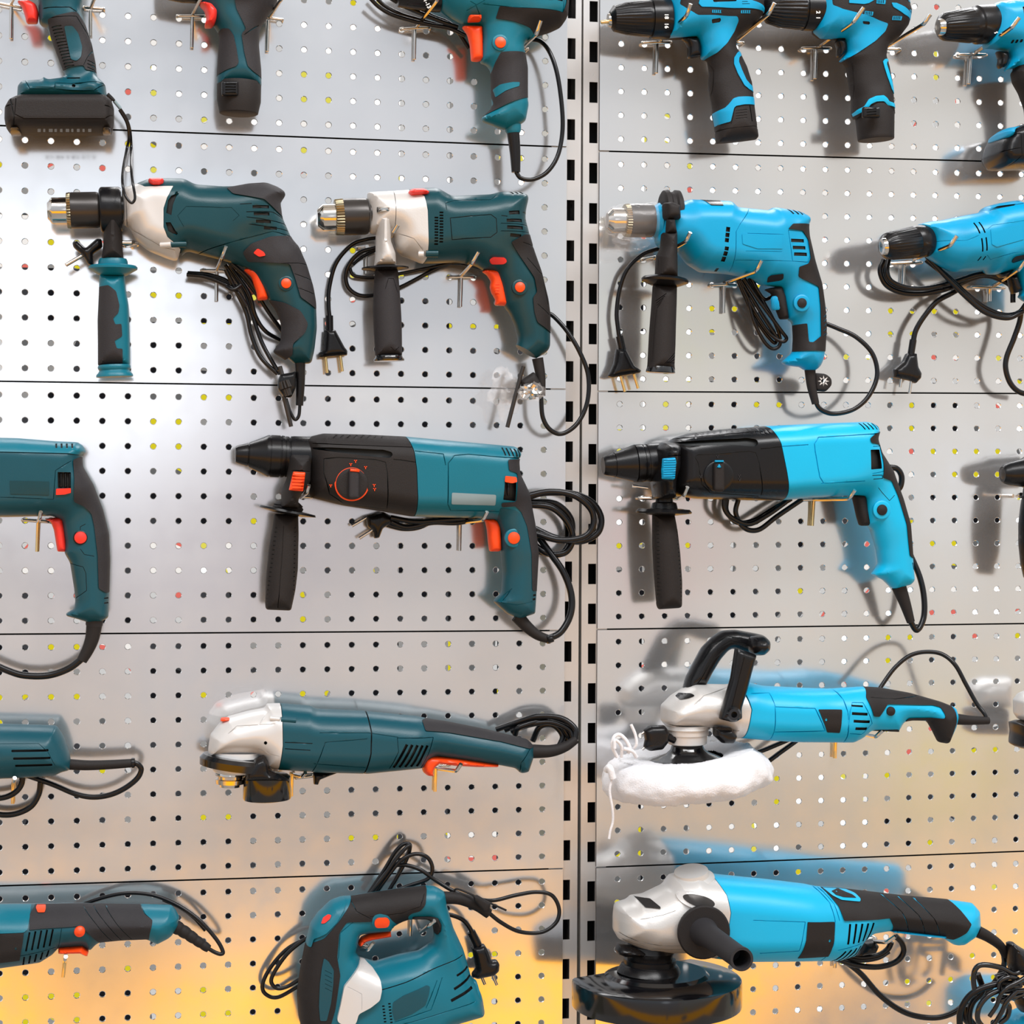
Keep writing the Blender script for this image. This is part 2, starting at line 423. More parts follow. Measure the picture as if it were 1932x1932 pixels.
# ------------------------------------------------------------------ room
def slab(name, x0, x1, y0, y1, z0, z1, m):
    v = [(x, y, z) for z in (z0, z1) for y in (y0, y1) for x in (x0, x1)]
    f = [[0, 2, 3, 1], [4, 5, 7, 6], [0, 1, 5, 4], [2, 6, 7, 3], [0, 4, 6, 2], [1, 3, 7, 5]]
    return tag(from_data(name, v, f, [m], None, 0), kind='structure')
slab('floor', -2.5, 3.5, -2.6, 0.6, -0.12, 0.0, mat('floor_tiles', (0.36, 0.33, 0.30), 0.35))
slab('ceiling', -2.5, 3.5, -2.6, 0.6, 3.9, 4.0, mat('ceiling_paint', (0.85, 0.85, 0.85), 0.8))
# ------------------------------------------------------------------ perforated panels and uprights
def panel(name, cx, label, quad, ncol, nrow, c0, c1, r0, r1):
    """quad: four measured corners (left top, right top, left bottom, right bottom); cells c0..c1 x r0..r1 in units of the hole pitch"""
    q = [P(*k, 0) for k in quad]
    def at(s, t):
        a = q[0].lerp(q[1], s); b = q[2].lerp(q[3], s); return a.lerp(b, t)
    return q, at
def pegboard(label, xl, xr, yt_l, yt_r, yb_l, yb_r, xcols, rows):
    """one perforated sheet: xl/xr edges in px, top and bottom edges at left/right, world x of the hole columns, number of hole rows"""
    global ROOT
    TL, TR, BL, BR = P(xl, yt_l), P(xr, yt_r), P(xl, yb_l), P(xr, yb_r)
    X0 = (TL.x + BL.x) / 2; X1 = (TR.x + BR.x) / 2; g = 0.0008
    def zt(x): return TL.z + (TR.z - TL.z) * (x - X0) / (X1 - X0) - g
    def zb(x): return BL.z + (BR.z - BL.z) * (x - X0) / (X1 - X0) + g
    v = []; f = []; th = 0.0011; n = 14; r = 0.00285; rc = 0.0034
    cx = [x for x in xcols if X0 + 0.006 < x < X1 - 0.006]
    xe = [X0] + [(cx[i] + cx[i + 1]) / 2 for i in range(len(cx) - 1)] + [X1]
    def pt(x, tt, y=0.0): return (x, y, zt(x) + (zb(x) - zt(x)) * tt)
    for i, x in enumerate(cx):
        for j in range(rows):
            ta, tb, tm = j / rows, (j + 1) / rows, (j + 0.5) / rows
            if rows == 10:
                pass
            A = [pt(xe[i], ta), pt(xe[i + 1], ta), pt(xe[i + 1], tb), pt(xe[i], tb)]
            c = pt(x, tm); k0 = len(v)
            ang = [-math.pi * 3 / 4 + 2 * math.pi * k / 16 for k in range(16)]
            # square border: 16 points matched to the hole's 16
            def edge(a):
                cs, sn = math.cos(a), math.sin(a); mx = max(abs(cs), abs(sn)); sx, sz = cs / mx, sn / mx
                s = (sx + 1) / 2; t = (sz + 1) / 2
                p0 = [A[0][d] + (A[1][d] - A[0][d]) * s for d in range(3)]; p1 = [A[3][d] + (A[2][d] - A[3][d]) * s for d in range(3)]
                return tuple(p0[d] + (p1[d] - p0[d]) * t for d in range(3))
            for a in ang: v.append(edge(a))
            for rad, yy in ((rc, 0), (r, 0.0005), (r, th)):
                for a in ang: v.append((c[0] + rad * math.cos(a), yy, c[2] - rad * math.sin(a)))
            for ring in range(3):
                for k in range(16): f.append([k0 + ring * 16 + k, k0 + ring * 16 + (k + 1) % 16, k0 + (ring + 1) * 16 + (k + 1) % 16, k0 + (ring + 1) * 16 + k])
    # folded rims, 12 mm deep
    k0 = len(v); rim = [pt(X0, 0), pt(X1, 0), pt(X1, 1), pt(X0, 1)]
    v += rim + [(a, dy, c) for (a, b, c), dy in zip(rim, (0.012, 0.012, 0.0145, 0.0145))] + [(a, 0.0145, c - 0.008) for a, b, c in rim]
    for k in range(4): f.append([k0 + k, k0 + (k + 1) % 4, k0 + 4 + (k + 1) % 4, k0 + 4 + k])
    f.append([k0 + 7, k0 + 6, k0 + 10, k0 + 11])
    me = bpy.data.meshes.new('pegboard_panel'); me.from_pydata([Vector(a) for a in v], [], f)
    bm = bmesh.new(); bm.from_mesh(me); bmesh.ops.remove_doubles(bm, verts=bm.verts, dist=1e-6); bmesh.ops.recalc_face_normals(bm, faces=bm.faces)
    bm.to_mesh(me); bm.free()
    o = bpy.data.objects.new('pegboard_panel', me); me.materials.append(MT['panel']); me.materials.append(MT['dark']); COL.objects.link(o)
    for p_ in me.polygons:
        if p_.center.y > 0.004 and abs(p_.normal.y) < 0.5 and p_.area > 1e-3 or p_.center.y > 0.0143: p_.material_index = 1  # black painted on rims and lip as the shade inside the seams
    c = Vector(pt((X0 + X1) / 2, 1.0)); me.transform(Matrix.Translation(-c)); o.location = c
    tag(o, label, 'panel', 'perforated panels of the tool wall')
XL = [P(96.2, 746).x + i * U for i in range(-17, 21)]
XR = [P(1169.3, 759).x + i * U for i in range(0, 42)]
# left bay seams (y at x=-130, y at right edge), right bay seams (y at left edge, y at x=2040)
LS = [(-257, -180), (232, 277.5), (717.5, 734.5), (1197.5, 1189.5), (1675.5, 1638.5), (2150, 2084)]
RS = [(-168, -132), (285, 309), (738.5, 743), (1187.5, 1175), (1636.5, 1602), (2081, 2027)]
LE = [1071, 1069.5, 1067, 1066, 1062, 1060]; RE = [1133, 1131, 1129.5, 1127, 1125, 1123]
nm = ['cropped top panel', 'second panel from the top', 'third panel from the top', 'fourth panel from the top', 'bottom panel with the amber reflection']
def ext(a, b, x0, x1, xn): return a + (b - a) * (xn - x0) / (x1 - x0)
LS = [(ext(a, b, -130, 1066, -620), b) for a, b in LS]; RS = [(a, ext(a, b, 1128, 2040, 2640)) for a, b in RS]
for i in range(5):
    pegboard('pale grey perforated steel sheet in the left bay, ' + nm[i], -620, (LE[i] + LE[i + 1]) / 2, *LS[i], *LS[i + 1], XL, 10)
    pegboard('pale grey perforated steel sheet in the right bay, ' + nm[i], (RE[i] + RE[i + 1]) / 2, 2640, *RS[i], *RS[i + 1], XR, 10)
def upright(label, xt, xb, st, sb, y0, pitch, sh, h=-0.0025):
    """slotted post: outer edges at top/bottom in px, slot edges at top/bottom"""
    def X(pair, z): # world x along the post
        a = P(pair[0], 0, h); b = P(pair[1], 1932, h); return a.x + (b.x - a.x) * (z - a.z) / (b.z - a.z)
    z_top = P(1100, -140, h).z; z_bot = P(1100, 2060, h).z
    zs = [z_top]; y = y0; sl = []
    while y < 2050:
        a = P(1090, y, h).z; b = P(1090, y + sh, h).z
        if a < z_top: sl.append((a, b))
        y += pitch; pitch *= 0.99885; sh *= 0.9989
    v = []; f = []; Y = -h
    def q(pts): k = len(v); v.extend(pts); f.append([k + i for i in range(len(pts))])
    def L(i, z): return [X((xt[0], xb[0]), z), X((st[0], sb[0]), z), X((st[1], sb[1]), z), X((xt[1], xb[1]), z)][i]
    z = z_top
    for a, b in sl + [(z_bot, z_bot)]:
        q([(L(0, z), Y, z), (L(3, z), Y, z), (L(3, a), Y, a), (L(0, a), Y, a)])
        if a == b: break
        q([(L(0, a), Y, a), (L(1, a), Y, a), (L(1, b), Y, b), (L(0, b), Y, b)])
        q([(L(2, a), Y, a), (L(3, a), Y, a), (L(3, b), Y, b), (L(2, b), Y, b)])
        D = Y + 0.002; c = [(L(1, a), a), (L(2, a), a), (L(2, b), b), (L(1, b), b)]
        for k in range(4):
            p0, p1 = c[k], c[(k + 1) % 4]; q([(p0[0], Y, p0[1]), (p1[0], Y, p1[1]), (p1[0], D, p1[1]), (p0[0], D, p0[1])])
        z = b
    B = Y + 0.05
    for i in (0, 3): q([(L(i, z_top), Y, z_top), (L(i, z_top), B, z_top), (L(i, z_bot), B, z_bot), (L(i, z_bot), Y, z_bot)])
    q([(L(0, z_top), B, z_top), (L(3, z_top), B, z_top), (L(3, z_bot), B, z_bot), (L(0, z_bot), B, z_bot)])
    me = bpy.data.meshes.new('slotted_upright'); me.from_pydata([Vector(a) for a in v], [], f); me.materials.append(MT['upright']); me.materials.append(MT['dark']); me.polygons[len(f) - 1].material_index = 1  # back wall painted black as the shade seen through the slots
    o = bpy.data.objects.new('slotted_upright', me); COL.objects.link(o); c = Vector((L(0, z_bot), Y, z_bot)); me.transform(Matrix.Translation(-c)); o.location = c
    tag(o, label, 'post')
upright('slotted steel post beside the left bay, left of the dark gap', (1042, 1097.5), (1034, 1088), (1071.5, 1086.5), (1061, 1073.5), -80.5, 76.6, 39.3)
upright('slotted steel post beside the right bay, right of the dark gap', (1101, 1150), (1094.5, 1142), (1112.5, 1128), (1107.5, 1122), -76, 76.6, 39.3)
def gap_shade_strip():  # black strip added behind the posts to make their gap look shaded
    h = -0.03; a = [P(1090, -140, h), P(1108, -140, h), P(1100, 2060, h), P(1080, 2060, h)]
    v = [tuple(q) for q in a] + [(q.x, q.y + 0.002, q.z) for q in a]
    f = [[0, 1, 2, 3], [7, 6, 5, 4]] + [[k, 4 + k, 4 + (k + 1) % 4, (k + 1) % 4] for k in range(4)]
    o = from_data('gap_shade_strip', v, f, ['dark'], None, 0); tag(o, 'narrow black strip added as the shade in the gap between the two slotted posts', 'strip')
gap_shade_strip()

# ------------------------------------------------------------------ shared parts
def hs(S, x, y):
    """height of the surface S under a point of the photograph"""
    q = XZ([(x, y)], S.h0); return S.h0 + float(S.H(q)[0])
def pill(x0, y0, x1, y1): return [(x0, y0), (x1, y0), (x1, y1), (x0, y1)]
def button(S, x, y, r, m, ring=None, rr=None, name='lock_button', d=0.003):
    h = hs(S, x, y)
    if ring: disc('button_ring', x, y, rr, h - 0.0015, 0.0022, ring, dome=0.1, base=0.003)
    return disc(name, x, y, r, h - 0.0005, d, m)
def boss(S, x0, y0, x1, y1, w, m, name='screw_boss'):
    a, b = hs(S, x0, y0) * 1000 - 2.5, hs(S, x1, y1) * 1000 - 2.5
    return tube(name, [(x0, y0, a), (x1, y1, b)], w, m, n=1)
def pad(name, S, poly, m, lift=0.001, r=4, cuts=(), parent=None, skirt=0.004, step=0.0021):
    return skin(name, S, m, region=poly, r=r, lift=lift, cuts=cuts, both=False, skirt=skirt, parent=parent, step=step)
def plug(pts_collar, body, pins, h, T=0.009, pinm='chrome', collar_r=30, pin_r=7, parent=None):
    b = solid('plug', body, h, T, 0.006, 'black', r=8, parent=parent)
    tube('strain_relief', [(x, y, h * 1000) for x, y in pts_collar], collar_r, 'black', parent=b, n=16, rings=(4, 0.18))
    for (x0, y0, x1, y1) in pins:
        p = tube('pin', [(x0, y0, h * 1000), ((x0 + x1) / 2, (y0 + y1) / 2, h * 1000), (x1, y1, h * 1000)], pin_r, pinm, parent=b, n=2)
    return b
def chuck_keyed(a, b, xs, r, h, body='dsteel', ringm='gear', parent=None, h1=None, axis_mid=None):
    """keyed drill chuck: xs = x of nose, nose full, gear start, gear end, sleeve end"""
    (ax, ay), (bx, by) = a, b; L = bx - ax
    t = lambda x: (x - ax) / L
    x0, x1, g0, g1, x2 = xs
    c = lathe('chuck', a, b, [(t(g1) - 0.01, r * 0.9), (t(g1), r * 0.98), (t(g1) + 0.03, r), (t(x2) - 0.05, r), (t(x2), r * 0.95), (t(x2), r * 0.3)], body, h, parent=parent, h1=h1)
    n = lathe('chuck_jaw_nose', a, b, [(t(x0), r * 0.12), (t(x0), r * 0.45), (t(x0) + 0.02, r * 0.5), (t(x1), r * 0.71), (t(x1) + 0.02, r * 0.73), (t(g0) + 0.02, r * 0.73)], 'chrome', h, parent=c, h1=h1)
    g = lathe('chuck_gear', a, b, [(t(g0), r * 0.74), (t(g0), r * 0.93), (t(g0) + 0.01, r * 0.97), (t(g1), r * 1.0), (t(g1), r * 0.9)], ringm, h, seg=144, ribs=(36, 0.07, -9, 9), parent=c, h1=h1)
    k = P(ax + (x1 - ax) + (g0 - x1) * 0.62, (ay + by) / 2 - r * 0.28, h + 0.0)
    return c
def chuck_keyless(a, b, prof, h, h1=None, ribs=(28, 0.035, 0.15, 0.75), ring=None, name='chuck', m='black'):
    c = lathe(name, a, b, prof, m, h, seg=168, ribs=ribs, h1=h1)
    return c
def hook(label, base, bend, tip, bar_=None, rod=None, rodm='chrome', L=95, hr=9, r=3.6):
    """display hook: wire bar in two holes, long prong with a raised tip, tag rod hanging from the bar; r and hr in photo pixels"""
    global ROOT
    s = CR[2]; r = r * s
    thing('display_hook', base[0], base[1], 0.0, label, 'hook', 'display hooks')
    root = ROOT
    tube('prong', [(base[0], base[1], 6), ((base[0] * .1 + bend[0] * .9), (base[1] * .1 + bend[1] * .9), L * .9), (bend[0], bend[1], L), (bend[0] * .85 + tip[0] * .15, bend[1] * .85 + tip[1] * .15, L + 2)] , r, 'chrome', n=4) if False else None
    a = (base[0], base[1], 5.0); b = (bend[0], bend[1], float(L)); c = (tip[0], tip[1], L + 6.0)
    lerp = lambda p, q, t: tuple(p[i] + (q[i] - p[i]) * t for i in range(3))
    tube('prong', [a, lerp(a, b, .5), lerp(a, b, .93), lerp(b, c, .12), lerp(b, c, .6), lerp(b, c, .96), c], r, 'chrome', n=6)
    cc = P(tip[0], tip[1], (L + 6) / 1000)
    if bar_:
        (x0, y0), (x1, y1) = bar_
        tube('crossbar', [(x0, y0 + 1 * s, -6), (x0, y0, 2), (x0 * .9 + x1 * .1, y0 * .9 + y1 * .1, 6), (x0 * .1 + x1 * .9, y0 * .1 + y1 * .9, 6), (x1, y1, 2), (x1, y1 + 1 * s, -6)], r * 0.85, 'chrome', n=5)
    if rod:
        (x0, y0), (x1, y1) = rod
        tube('tag_rod', [(x0, y0, 6), ((x0 + x1) / 2, (y0 + y1) / 2, 5), (x1, y1, 5)], r * 0.95, rodm, n=3)
def cord(pts, r, name='power_cord', parent=None, m='cord', **k): return tube(name, pts, r, m, parent=parent, n=10, **k)

def mark(name, S, x, y, w, hh, m, lift=0.0006):
    """small printed hammer mark: a head and a shank"""
    h = hs(S, x, y) + lift
    solid(name, rect(x - w / 2, y - hh / 2, x + w / 2, y - hh / 2 + w * 0.3), h, 0.0005, 0.0004, m, r=1, step=0.004)
    solid(name, rect(x - w * 0.14, y - hh / 2, x + w * 0.14, y + hh / 2), h, 0.0005, 0.0004, m, r=1, step=0.004)
def rings(prof, grooves):
    """add turned grooves to a lathe profile"""
    ts = [p[0] for p in prof]; rs = [p[1] for p in prof]; out = list(prof)
    for t, w, d in grooves:
        for a, b in ((t - w, 0), (t - w * 0.6, d), (t + w * 0.6, d), (t + w, 0)): out.append((a, float(np.interp(a, ts, rs)) - b))
    return sorted(out, key=lambda p: p[0])
# ================================================================== teal hammer drill with the silver nose (second row, far left)
crop(60, 300, 3.45)
thing('hammer_drill', 1740, 1340, 0.042, 'dark teal hammer drill with charcoal rear grip and teal side handle, left of its twin', 'drill')
A = Surf([(585, 190), (670, 165), (760, 130), (880, 128), (990, 130), (1065, 168), (1240, 180), (1330, 178), (1400, 163), (1520, 155), (1600, 185), (1645, 215), (1652, 240), (1618, 285), (1630, 380), (1690, 515), (1740, 575), (1790, 690), (1832, 830), (1850, 930), (1856, 1100), (1840, 1240), (1820, 1332), (1690, 1335), (1565, 1255), (1620, 1190), (1625, 1080), (1590, 990), (1540, 920), (1480, 820), (1450, 760), (1380, 705), (1270, 668), (1180, 645), (1010, 600), (940, 668), (880, 650), (760, 600), (680, 540), (625, 440), (585, 430)],
         0.044, [(700, 360, 0.030), (1000, 360, 0.034), (1400, 330, 0.032), (1550, 600, 0.024), (1700, 850, 0.019), (1700, 1200, 0.019)], 0.024, 25)
vt = [bar(1425, 340, 1532, 337, 20), bar(1433, 385, 1535, 382, 20), bar(1448, 431, 1545, 430, 20), bar(1500, 470, 1585, 470, 20)]
ln = line([(1385, 372), (1560, 368), (1640, 400)], 5) + line([(1390, 405), (1660, 435)], 5) + line([(1410, 450), (1680, 478)], 5) + line([(1345, 322), (1420, 318)], 5)
fv = [([(872, 380), (884, 300), (905, 270), (945, 252), (915, 330), (905, 395)], 0.003), ([(868, 440), (900, 440), (945, 515), (915, 512), (885, 495)], 0.003)]
tl = skin('housing', A, 'dteal', region=[(655, 110), (690, 172), (735, 200), (920, 200), (880, 280), (857, 350), (857, 470), (882, 530), (968, 600), (1000, 700), (1900, 1500), (1950, 100)], cuts=vt + fv + ln + line([(985, 470), (945, 400), (1000, 340), (1290, 345), (1340, 395), (1300, 430)], 4, 0.0004, 0) + line([(1010, 640), (1300, 560), (1560, 490), (1690, 515)], 5, 0.0004, 0))
skin('gear_housing', A, 'silver', region=[(540, 120), (655, 140), (690, 174), (735, 202), (918, 202), (878, 280), (855, 350), (855, 470), (880, 532), (966, 602), (935, 690), (540, 700)], cuts=line([(620, 440), (615, 240)], 4, 0.0006, 0) + line([(650, 470), (760, 540), (850, 590), (930, 610)], 4, 0.0007, 0))
pad('rear_grip', A, [(1262, 205), (1400, 160), (1520, 148), (1610, 178), (1670, 225), (1655, 268), (1612, 288), (1635, 388), (1590, 360), (1500, 290), (1300, 250)], 'grip', 0.0018, 12)
pad('upper_grip', A, [(1365, 625), (1420, 570), (1540, 525), (1692, 510), (1765, 615), (1800, 700), (1862, 900), (1850, 982), (1740, 910), (1705, 790), (1670, 700), (1400, 682)], 'grip', 0.0018, 14, cuts=line([(1560, 700), (1730, 690), (1800, 695)], 4) + line([(1700, 760), (1835, 800)], 4) + line([(1720, 850), (1850, 890)], 4))
pad('front_grip', A, [(1535, 920), (1640, 945), (1740, 1000), (1790, 1080), (1770, 1140), (1690, 1210), (1690, 1285), (1640, 1315), (1555, 1260), (1605, 1190), (1615, 1080), (1585, 990)], 'grip', 0.0015, 18)
solid('trigger', [(1376, 722), (1400, 712), (1480, 708), (1512, 740), (1540, 905), (1530, 918), (1468, 922), (1462, 870), (1445, 820), (1430, 770)], 0.044, 0.009, 0.005, 'red', r=14)
button(A, 1655, 810, 33, 'red', 'dteal', 50)
pad('direction_switch', A, [(1432, 630), (1460, 602), (1500, 625), (1512, 648), (1470, 655)], 'redb', 0.003, 10)
solid('mode_switch', [(755, 135), (770, 126), (850, 126), (863, 140), (855, 172), (830, 182), (785, 180), (765, 165)], 0.062, 0.014, 0.005, 'redb', r=10)
boss(A, 700, 235, 845, 228, 22, 'silver'); boss(A, 925, 222, 995, 215, 26, 'dteal'); boss(A, 840, 560, 910, 556, 20, 'silver'); boss(A, 900, 555, 1000, 553, 22, 'dteal')
chuck_keyed((100, 338), (440, 332), (102, 128, 226, 252, 438), 120, 0.044)
lathe('spindle_neck', (435, 333), (600, 330), [(0, 55), (0.3, 55), (0.3, 95), (1, 95)], 'black', 0.044)
hc = lathe('handle_clamp', (440, 332), (585, 330), [(0, 100), (0, 130), (0.06, 145), (0.12, 150), (0.9, 150), (1, 140), (1, 100)], 'black', 0.044)
solid('clamp_stem', [(470, 350), (585, 350), (592, 600), (600, 665), (450, 665), (465, 560)], 0.044, 0.020, 0.012, 'gripb', r=10, parent=hc)
lathe('handle_flange', (528, 650), (529, 760), [(0, 88), (0.15, 95), (0.35, 97), (0.42, 150), (0.5, 159), (0.62, 158), (0.85, 115), (1, 85)], 'tealb', 0.044)
AH = Surf([(440, 750), (605, 750), (612, 850), (630, 950), (636, 1100), (640, 1250), (640, 1345), (430, 1345), (430, 1200), (428, 1050), (436, 880)], 0.044, 0.0155, 0.0155, 12)
ah = skin('side_handle', AH, 'tealb')
pad('handle_grip', AH, [(436, 835), (500, 830), (550, 870), (572, 960), (565, 1010), (530, 1045), (545, 1085), (585, 1080), (590, 1160), (540, 1190), (555, 1240), (592, 1240), (592, 1343), (426, 1343), (424, 1050)], 'grip', 0.001, 10, parent=ah)
lathe('handle_end', (536, 1340), (540, 1420), [(0, 100), (0.15, 107), (0.3, 106), (0.45, 98), (0.6, 104), (0.8, 119), (0.97, 120), (1, 110)], 'tealb', 0.044, parent=ah)
kb = solid('depth_stop_knob', [(262, 540), (300, 530), (350, 580), (425, 515), (455, 520), (462, 575), (400, 620), (405, 690), (365, 690), (330, 630), (270, 575)], 0.040, 0.008, 0.006, 'black', r=14)
tube('depth_stop_rod', [(222, 690, 45), (340, 622, 40)], 13, 'chrome', parent=kb, n=1)
tube('clamp_bolt', [(590, 545, 46), (650, 545, 46)], 15, 'chrome', n=1)
for p in ([(1262, 690, 22), (1375, 850, 26), (1430, 1000, 30), (1500, 1200, 34), (1600, 1380, 40)], [(1290, 690, 30), (1410, 870, 34), (1455, 1020, 32), (1520, 1120, 30), (1620, 1180, 20)],
          [(1340, 720, 36), (1470, 890, 34), (1550, 1010, 28), (1630, 1120, 20)], [(1262, 720, 38), (1330, 860, 36), (1395, 1000, 36), (1430, 1150, 36), (1490, 1290, 38), (1600, 1400, 40)],
          [(1300, 680, 44), (1400, 770, 42), (1460, 860, 40), (1480, 930, 28)], [(1010, 752, 30), (1120, 765, 34), (1220, 800, 36), (1330, 860, 40), (1400, 960, 40)], [(1015, 742, 24), (1140, 752, 26), (1240, 780, 28), (1330, 830, 30)]):
    cord(p, 14, name='power_cord')
tube('cord_tie', [(1270, 830, 46), (1310, 850, 50), (1360, 820, 46)], 14, 'black')
tube('cord_sleeve', [(1745, 1320, 44), (1748, 1450, 44), (1742, 1605, 44)], 36, 'black', r_end=25)
cord([(1745, 1600, 44), (1738, 1670, 44), (1712, 1695, 44), (1680, 1640, 44), (1655, 1560, 42)], 11)
kh = solid('chuck_key_holder', [(1600, 1440), (1620, 1400), (1690, 1390), (1720, 1380), (1718, 1490), (1690, 1555), (1640, 1550), (1600, 1500)], 0.048, 0.007, 0.005, 'black', r=14)
lathe('chuck_key_gear', (1640, 1440), (1672, 1540), [(0, 20), (0.05, 34), (0.5, 40), (0.55, 26), (1, 24)], 'dsteel', 0.054, seg=72, ribs=(9, 0.3, 0, 0.6), parent=kh)
tube('chuck_key_bar', [(1640, 1545, 48), (1688, 1742, 48)], 14, 'dsteel', parent=kh, n=1)
tube('chuck_key_shaft', [(1615, 1350, 46), (1640, 1440, 48)], 14, 'dsteel', parent=kh, n=1)
hook('steel display hook under the left teal hammer drill, beside its orange trigger', (1205, 722), (1238, 640), (1265, 570), ((1105, 725), (1300, 728)), ((1205, 735), (1202, 925)), L=88)
hook('steel display hook behind the side handle of the left teal hammer drill', (640, 552), (655, 548), (660, 540), ((600, 560), (690, 552)), None, L=20)
# ================================================================== its twin with a plain black side handle
crop(580, 320, 3.513)
thing('hammer_drill', 1480, 1270, 0.042, 'dark teal hammer drill with bare aluminium handle clamp and black side handle', 'drill')
B = Surf([(395, 170), (400, 150), (560, 142), (660, 135), (760, 124), (840, 122), (870, 130), (950, 178), (1210, 165), (1270, 148), (1400, 148), (1450, 165), (1463, 195), (1445, 270), (1440, 330), (1470, 440), (1500, 540), (1550, 680), (1595, 860), (1608, 960), (1608, 1180), (1580, 1215), (1500, 1260), (1400, 1278), (1350, 1255), (1345, 1225), (1385, 1160), (1395, 1120), (1370, 1030), (1335, 950), (1300, 905), (1275, 780), (1240, 680), (1160, 668), (1120, 640), (1000, 615), (860, 622), (760, 625), (700, 600), (620, 570), (580, 520), (560, 430), (430, 430), (395, 400)],
         0.044, [(500, 300, 0.029), (700, 360, 0.031), (1000, 360, 0.034), (1380, 330, 0.030), (1400, 650, 0.022), (1500, 900, 0.019), (1480, 1180, 0.019)], 0.024, 25)
vt = [bar(1300, 312, 1375, 305, 24), bar(1285, 362, 1392, 358, 22), bar(1288, 405, 1398, 407, 22), bar(1310, 455, 1385, 462, 22)]
fv = [bar(812, y, 836, y + 1, 11, 0.003) for y in range(345, 525, 19)] + [bar(844, y, 868, y + 1, 11, 0.003) for y in range(312, 520, 19)]
ln = line([(925, 490), (912, 350), (1180, 325), (1216, 350), (1222, 440), (1180, 472), (925, 490)], 5) + line([(890, 300), (885, 250), (960, 225), (1190, 222), (1235, 185)], 5, 0.0006, 0) + line([(1250, 330), (1290, 335)], 5) + line([(1250, 380), (1440, 385)], 4) + line([(1250, 430), (1445, 432)], 4) + line([(1400, 300), (1440, 300)], 4) + line([(1420, 345), (1440, 345)], 4) + [bar(1322 + 32 * i, 150, 1345 + 32 * i, 176, 12) for i in range(4)]
skin('housing', B, 'dteal', region=[(655, 60), (668, 160), (752, 195), (770, 300), (777, 520), (777, 600), (762, 640), (762, 760), (1900, 1500), (1950, 60)], cuts=vt + fv + ln)
skin('gear_housing', B, 'alu', region=[(340, 60), (653, 60), (666, 162), (750, 197), (768, 300), (775, 520), (775, 600), (760, 640), (760, 760), (340, 760)], cuts=line([(560, 150), (565, 430)], 4, 0.0006, 0) + line([(590, 440), (680, 480), (750, 560)], 4, 0.0007, 0))
pad('rear_grip', B, [(1318, 500), (1410, 450), (1472, 438), (1505, 540), (1565, 700), (1612, 900), (1612, 1090), (1500, 1022), (1480, 960), (1470, 860), (1500, 820), (1480, 730), (1380, 590)], 'gripb', 0.0016, 14, cuts=line([(1400, 500), (1500, 520)], 4) + line([(1430, 600), (1520, 690), (1540, 700)], 4) + line([(1500, 900), (1590, 970)], 4) + line([(1540, 700), (1580, 900)], 4))
solid('trigger', [(1155, 676), (1180, 662), (1275, 660), (1300, 720), (1328, 888), (1318, 905), (1240, 900), (1246, 862), (1220, 820), (1208, 780), (1216, 740), (1190, 700)], 0.044, 0.009, 0.005, 'red', r=12, cuts=[bar(1235, y, 1262, y, 5, 0.0006, 1, 0) for y in (770, 790, 810, 830)])
button(B, 1407, 780, 34, 'red', 'dteal', 52)
pad('direction_switch', B, [(1180, 615), (1200, 597), (1280, 600), (1297, 625), (1280, 642), (1200, 640)], 'redb', 0.003, 14)
solid('mode_switch', [(663, 150), (690, 128), (770, 126), (808, 150), (798, 172), (680, 182)], 0.062, 0.014, 0.005, 'redb', r=16)
boss(B, 590, 215, 715, 212, 20, 'alu'); boss(B, 715, 214, 755, 212, 20, 'silver'); boss(B, 765, 222, 840, 222, 14, 'black'); boss(B, 740, 560, 775, 560, 22, 'silver'); boss(B, 785, 556, 865, 556, 24, 'dteal')
chuck_keyed((62, 320), (400, 309), (64, 98, 182, 236, 398), 122, 0.044)
lathe('spindle_neck', (385, 310), (440, 308), [(0, 70), (0.5, 75), (0.5, 105), (1, 105)], 'dsteel', 0.044)
hc = lathe('handle_clamp', (455, 305), (556, 300), [(0, 110), (0, 145), (0.05, 152), (0.95, 152), (1, 145), (1, 110)], 'alu', 0.044)
solid('clamp_bolt', rect(458, 245, 548, 290), 0.066, 0.010, 0.006, 'chrome', r=10, parent=hc)
solid('clamp_stem', [(455, 310), (550, 305), (552, 480), (582, 560), (586, 645), (440, 645), (452, 560)], 0.052, 0.022, 0.010, 'alu', r=10, parent=hc)
tube('depth_stop_screw', [(570, 415, 80), (600, 365, 84)], 16, 'chrome', n=1)
lathe('handle_flange', (515, 640), (516, 672), [(0, 70), (0.3, 155), (0.6, 156), (0.8, 90), (1, 80)], 'black', 0.046)
BH = Surf([(446, 660), (600, 660), (612, 800), (622, 950), (626, 1050), (628, 1235), (450, 1240), (440, 1080), (433, 920), (440, 780)], 0.046, 0.0145, 0.0145, 14)
ah = skin('side_handle', BH, 'grip', cuts=line([(505, 800), (525, 730), (560, 730), (590, 820)], 4, 0.0005, 0) + line([(540, 1180), (570, 1205), (598, 1180)], 4, 0.0005, 0))
lathe('handle_end', (541, 1232), (542, 1270), [(0, 88), (0.3, 90), (0.7, 102), (0.97, 100), (1, 90)], 'gloss', 0.046, parent=ah)
cd = cord([(470, 450, 18), (390, 462, 18), (290, 500, 16), (190, 620, 14), (145, 780, 12), (140, 900, 12), (148, 985, 12)], 14)
plug([(146, 968), (148, 1075)], [(110, 1060), (185, 1062), (248, 1180), (266, 1200), (264, 1232), (180, 1240), (76, 1250), (72, 1216), (100, 1200)], [(120, 1240, 131, 1348), (218, 1230, 232, 1338)], 0.014, pinm='brass', collar_r=30, pin_r=10)
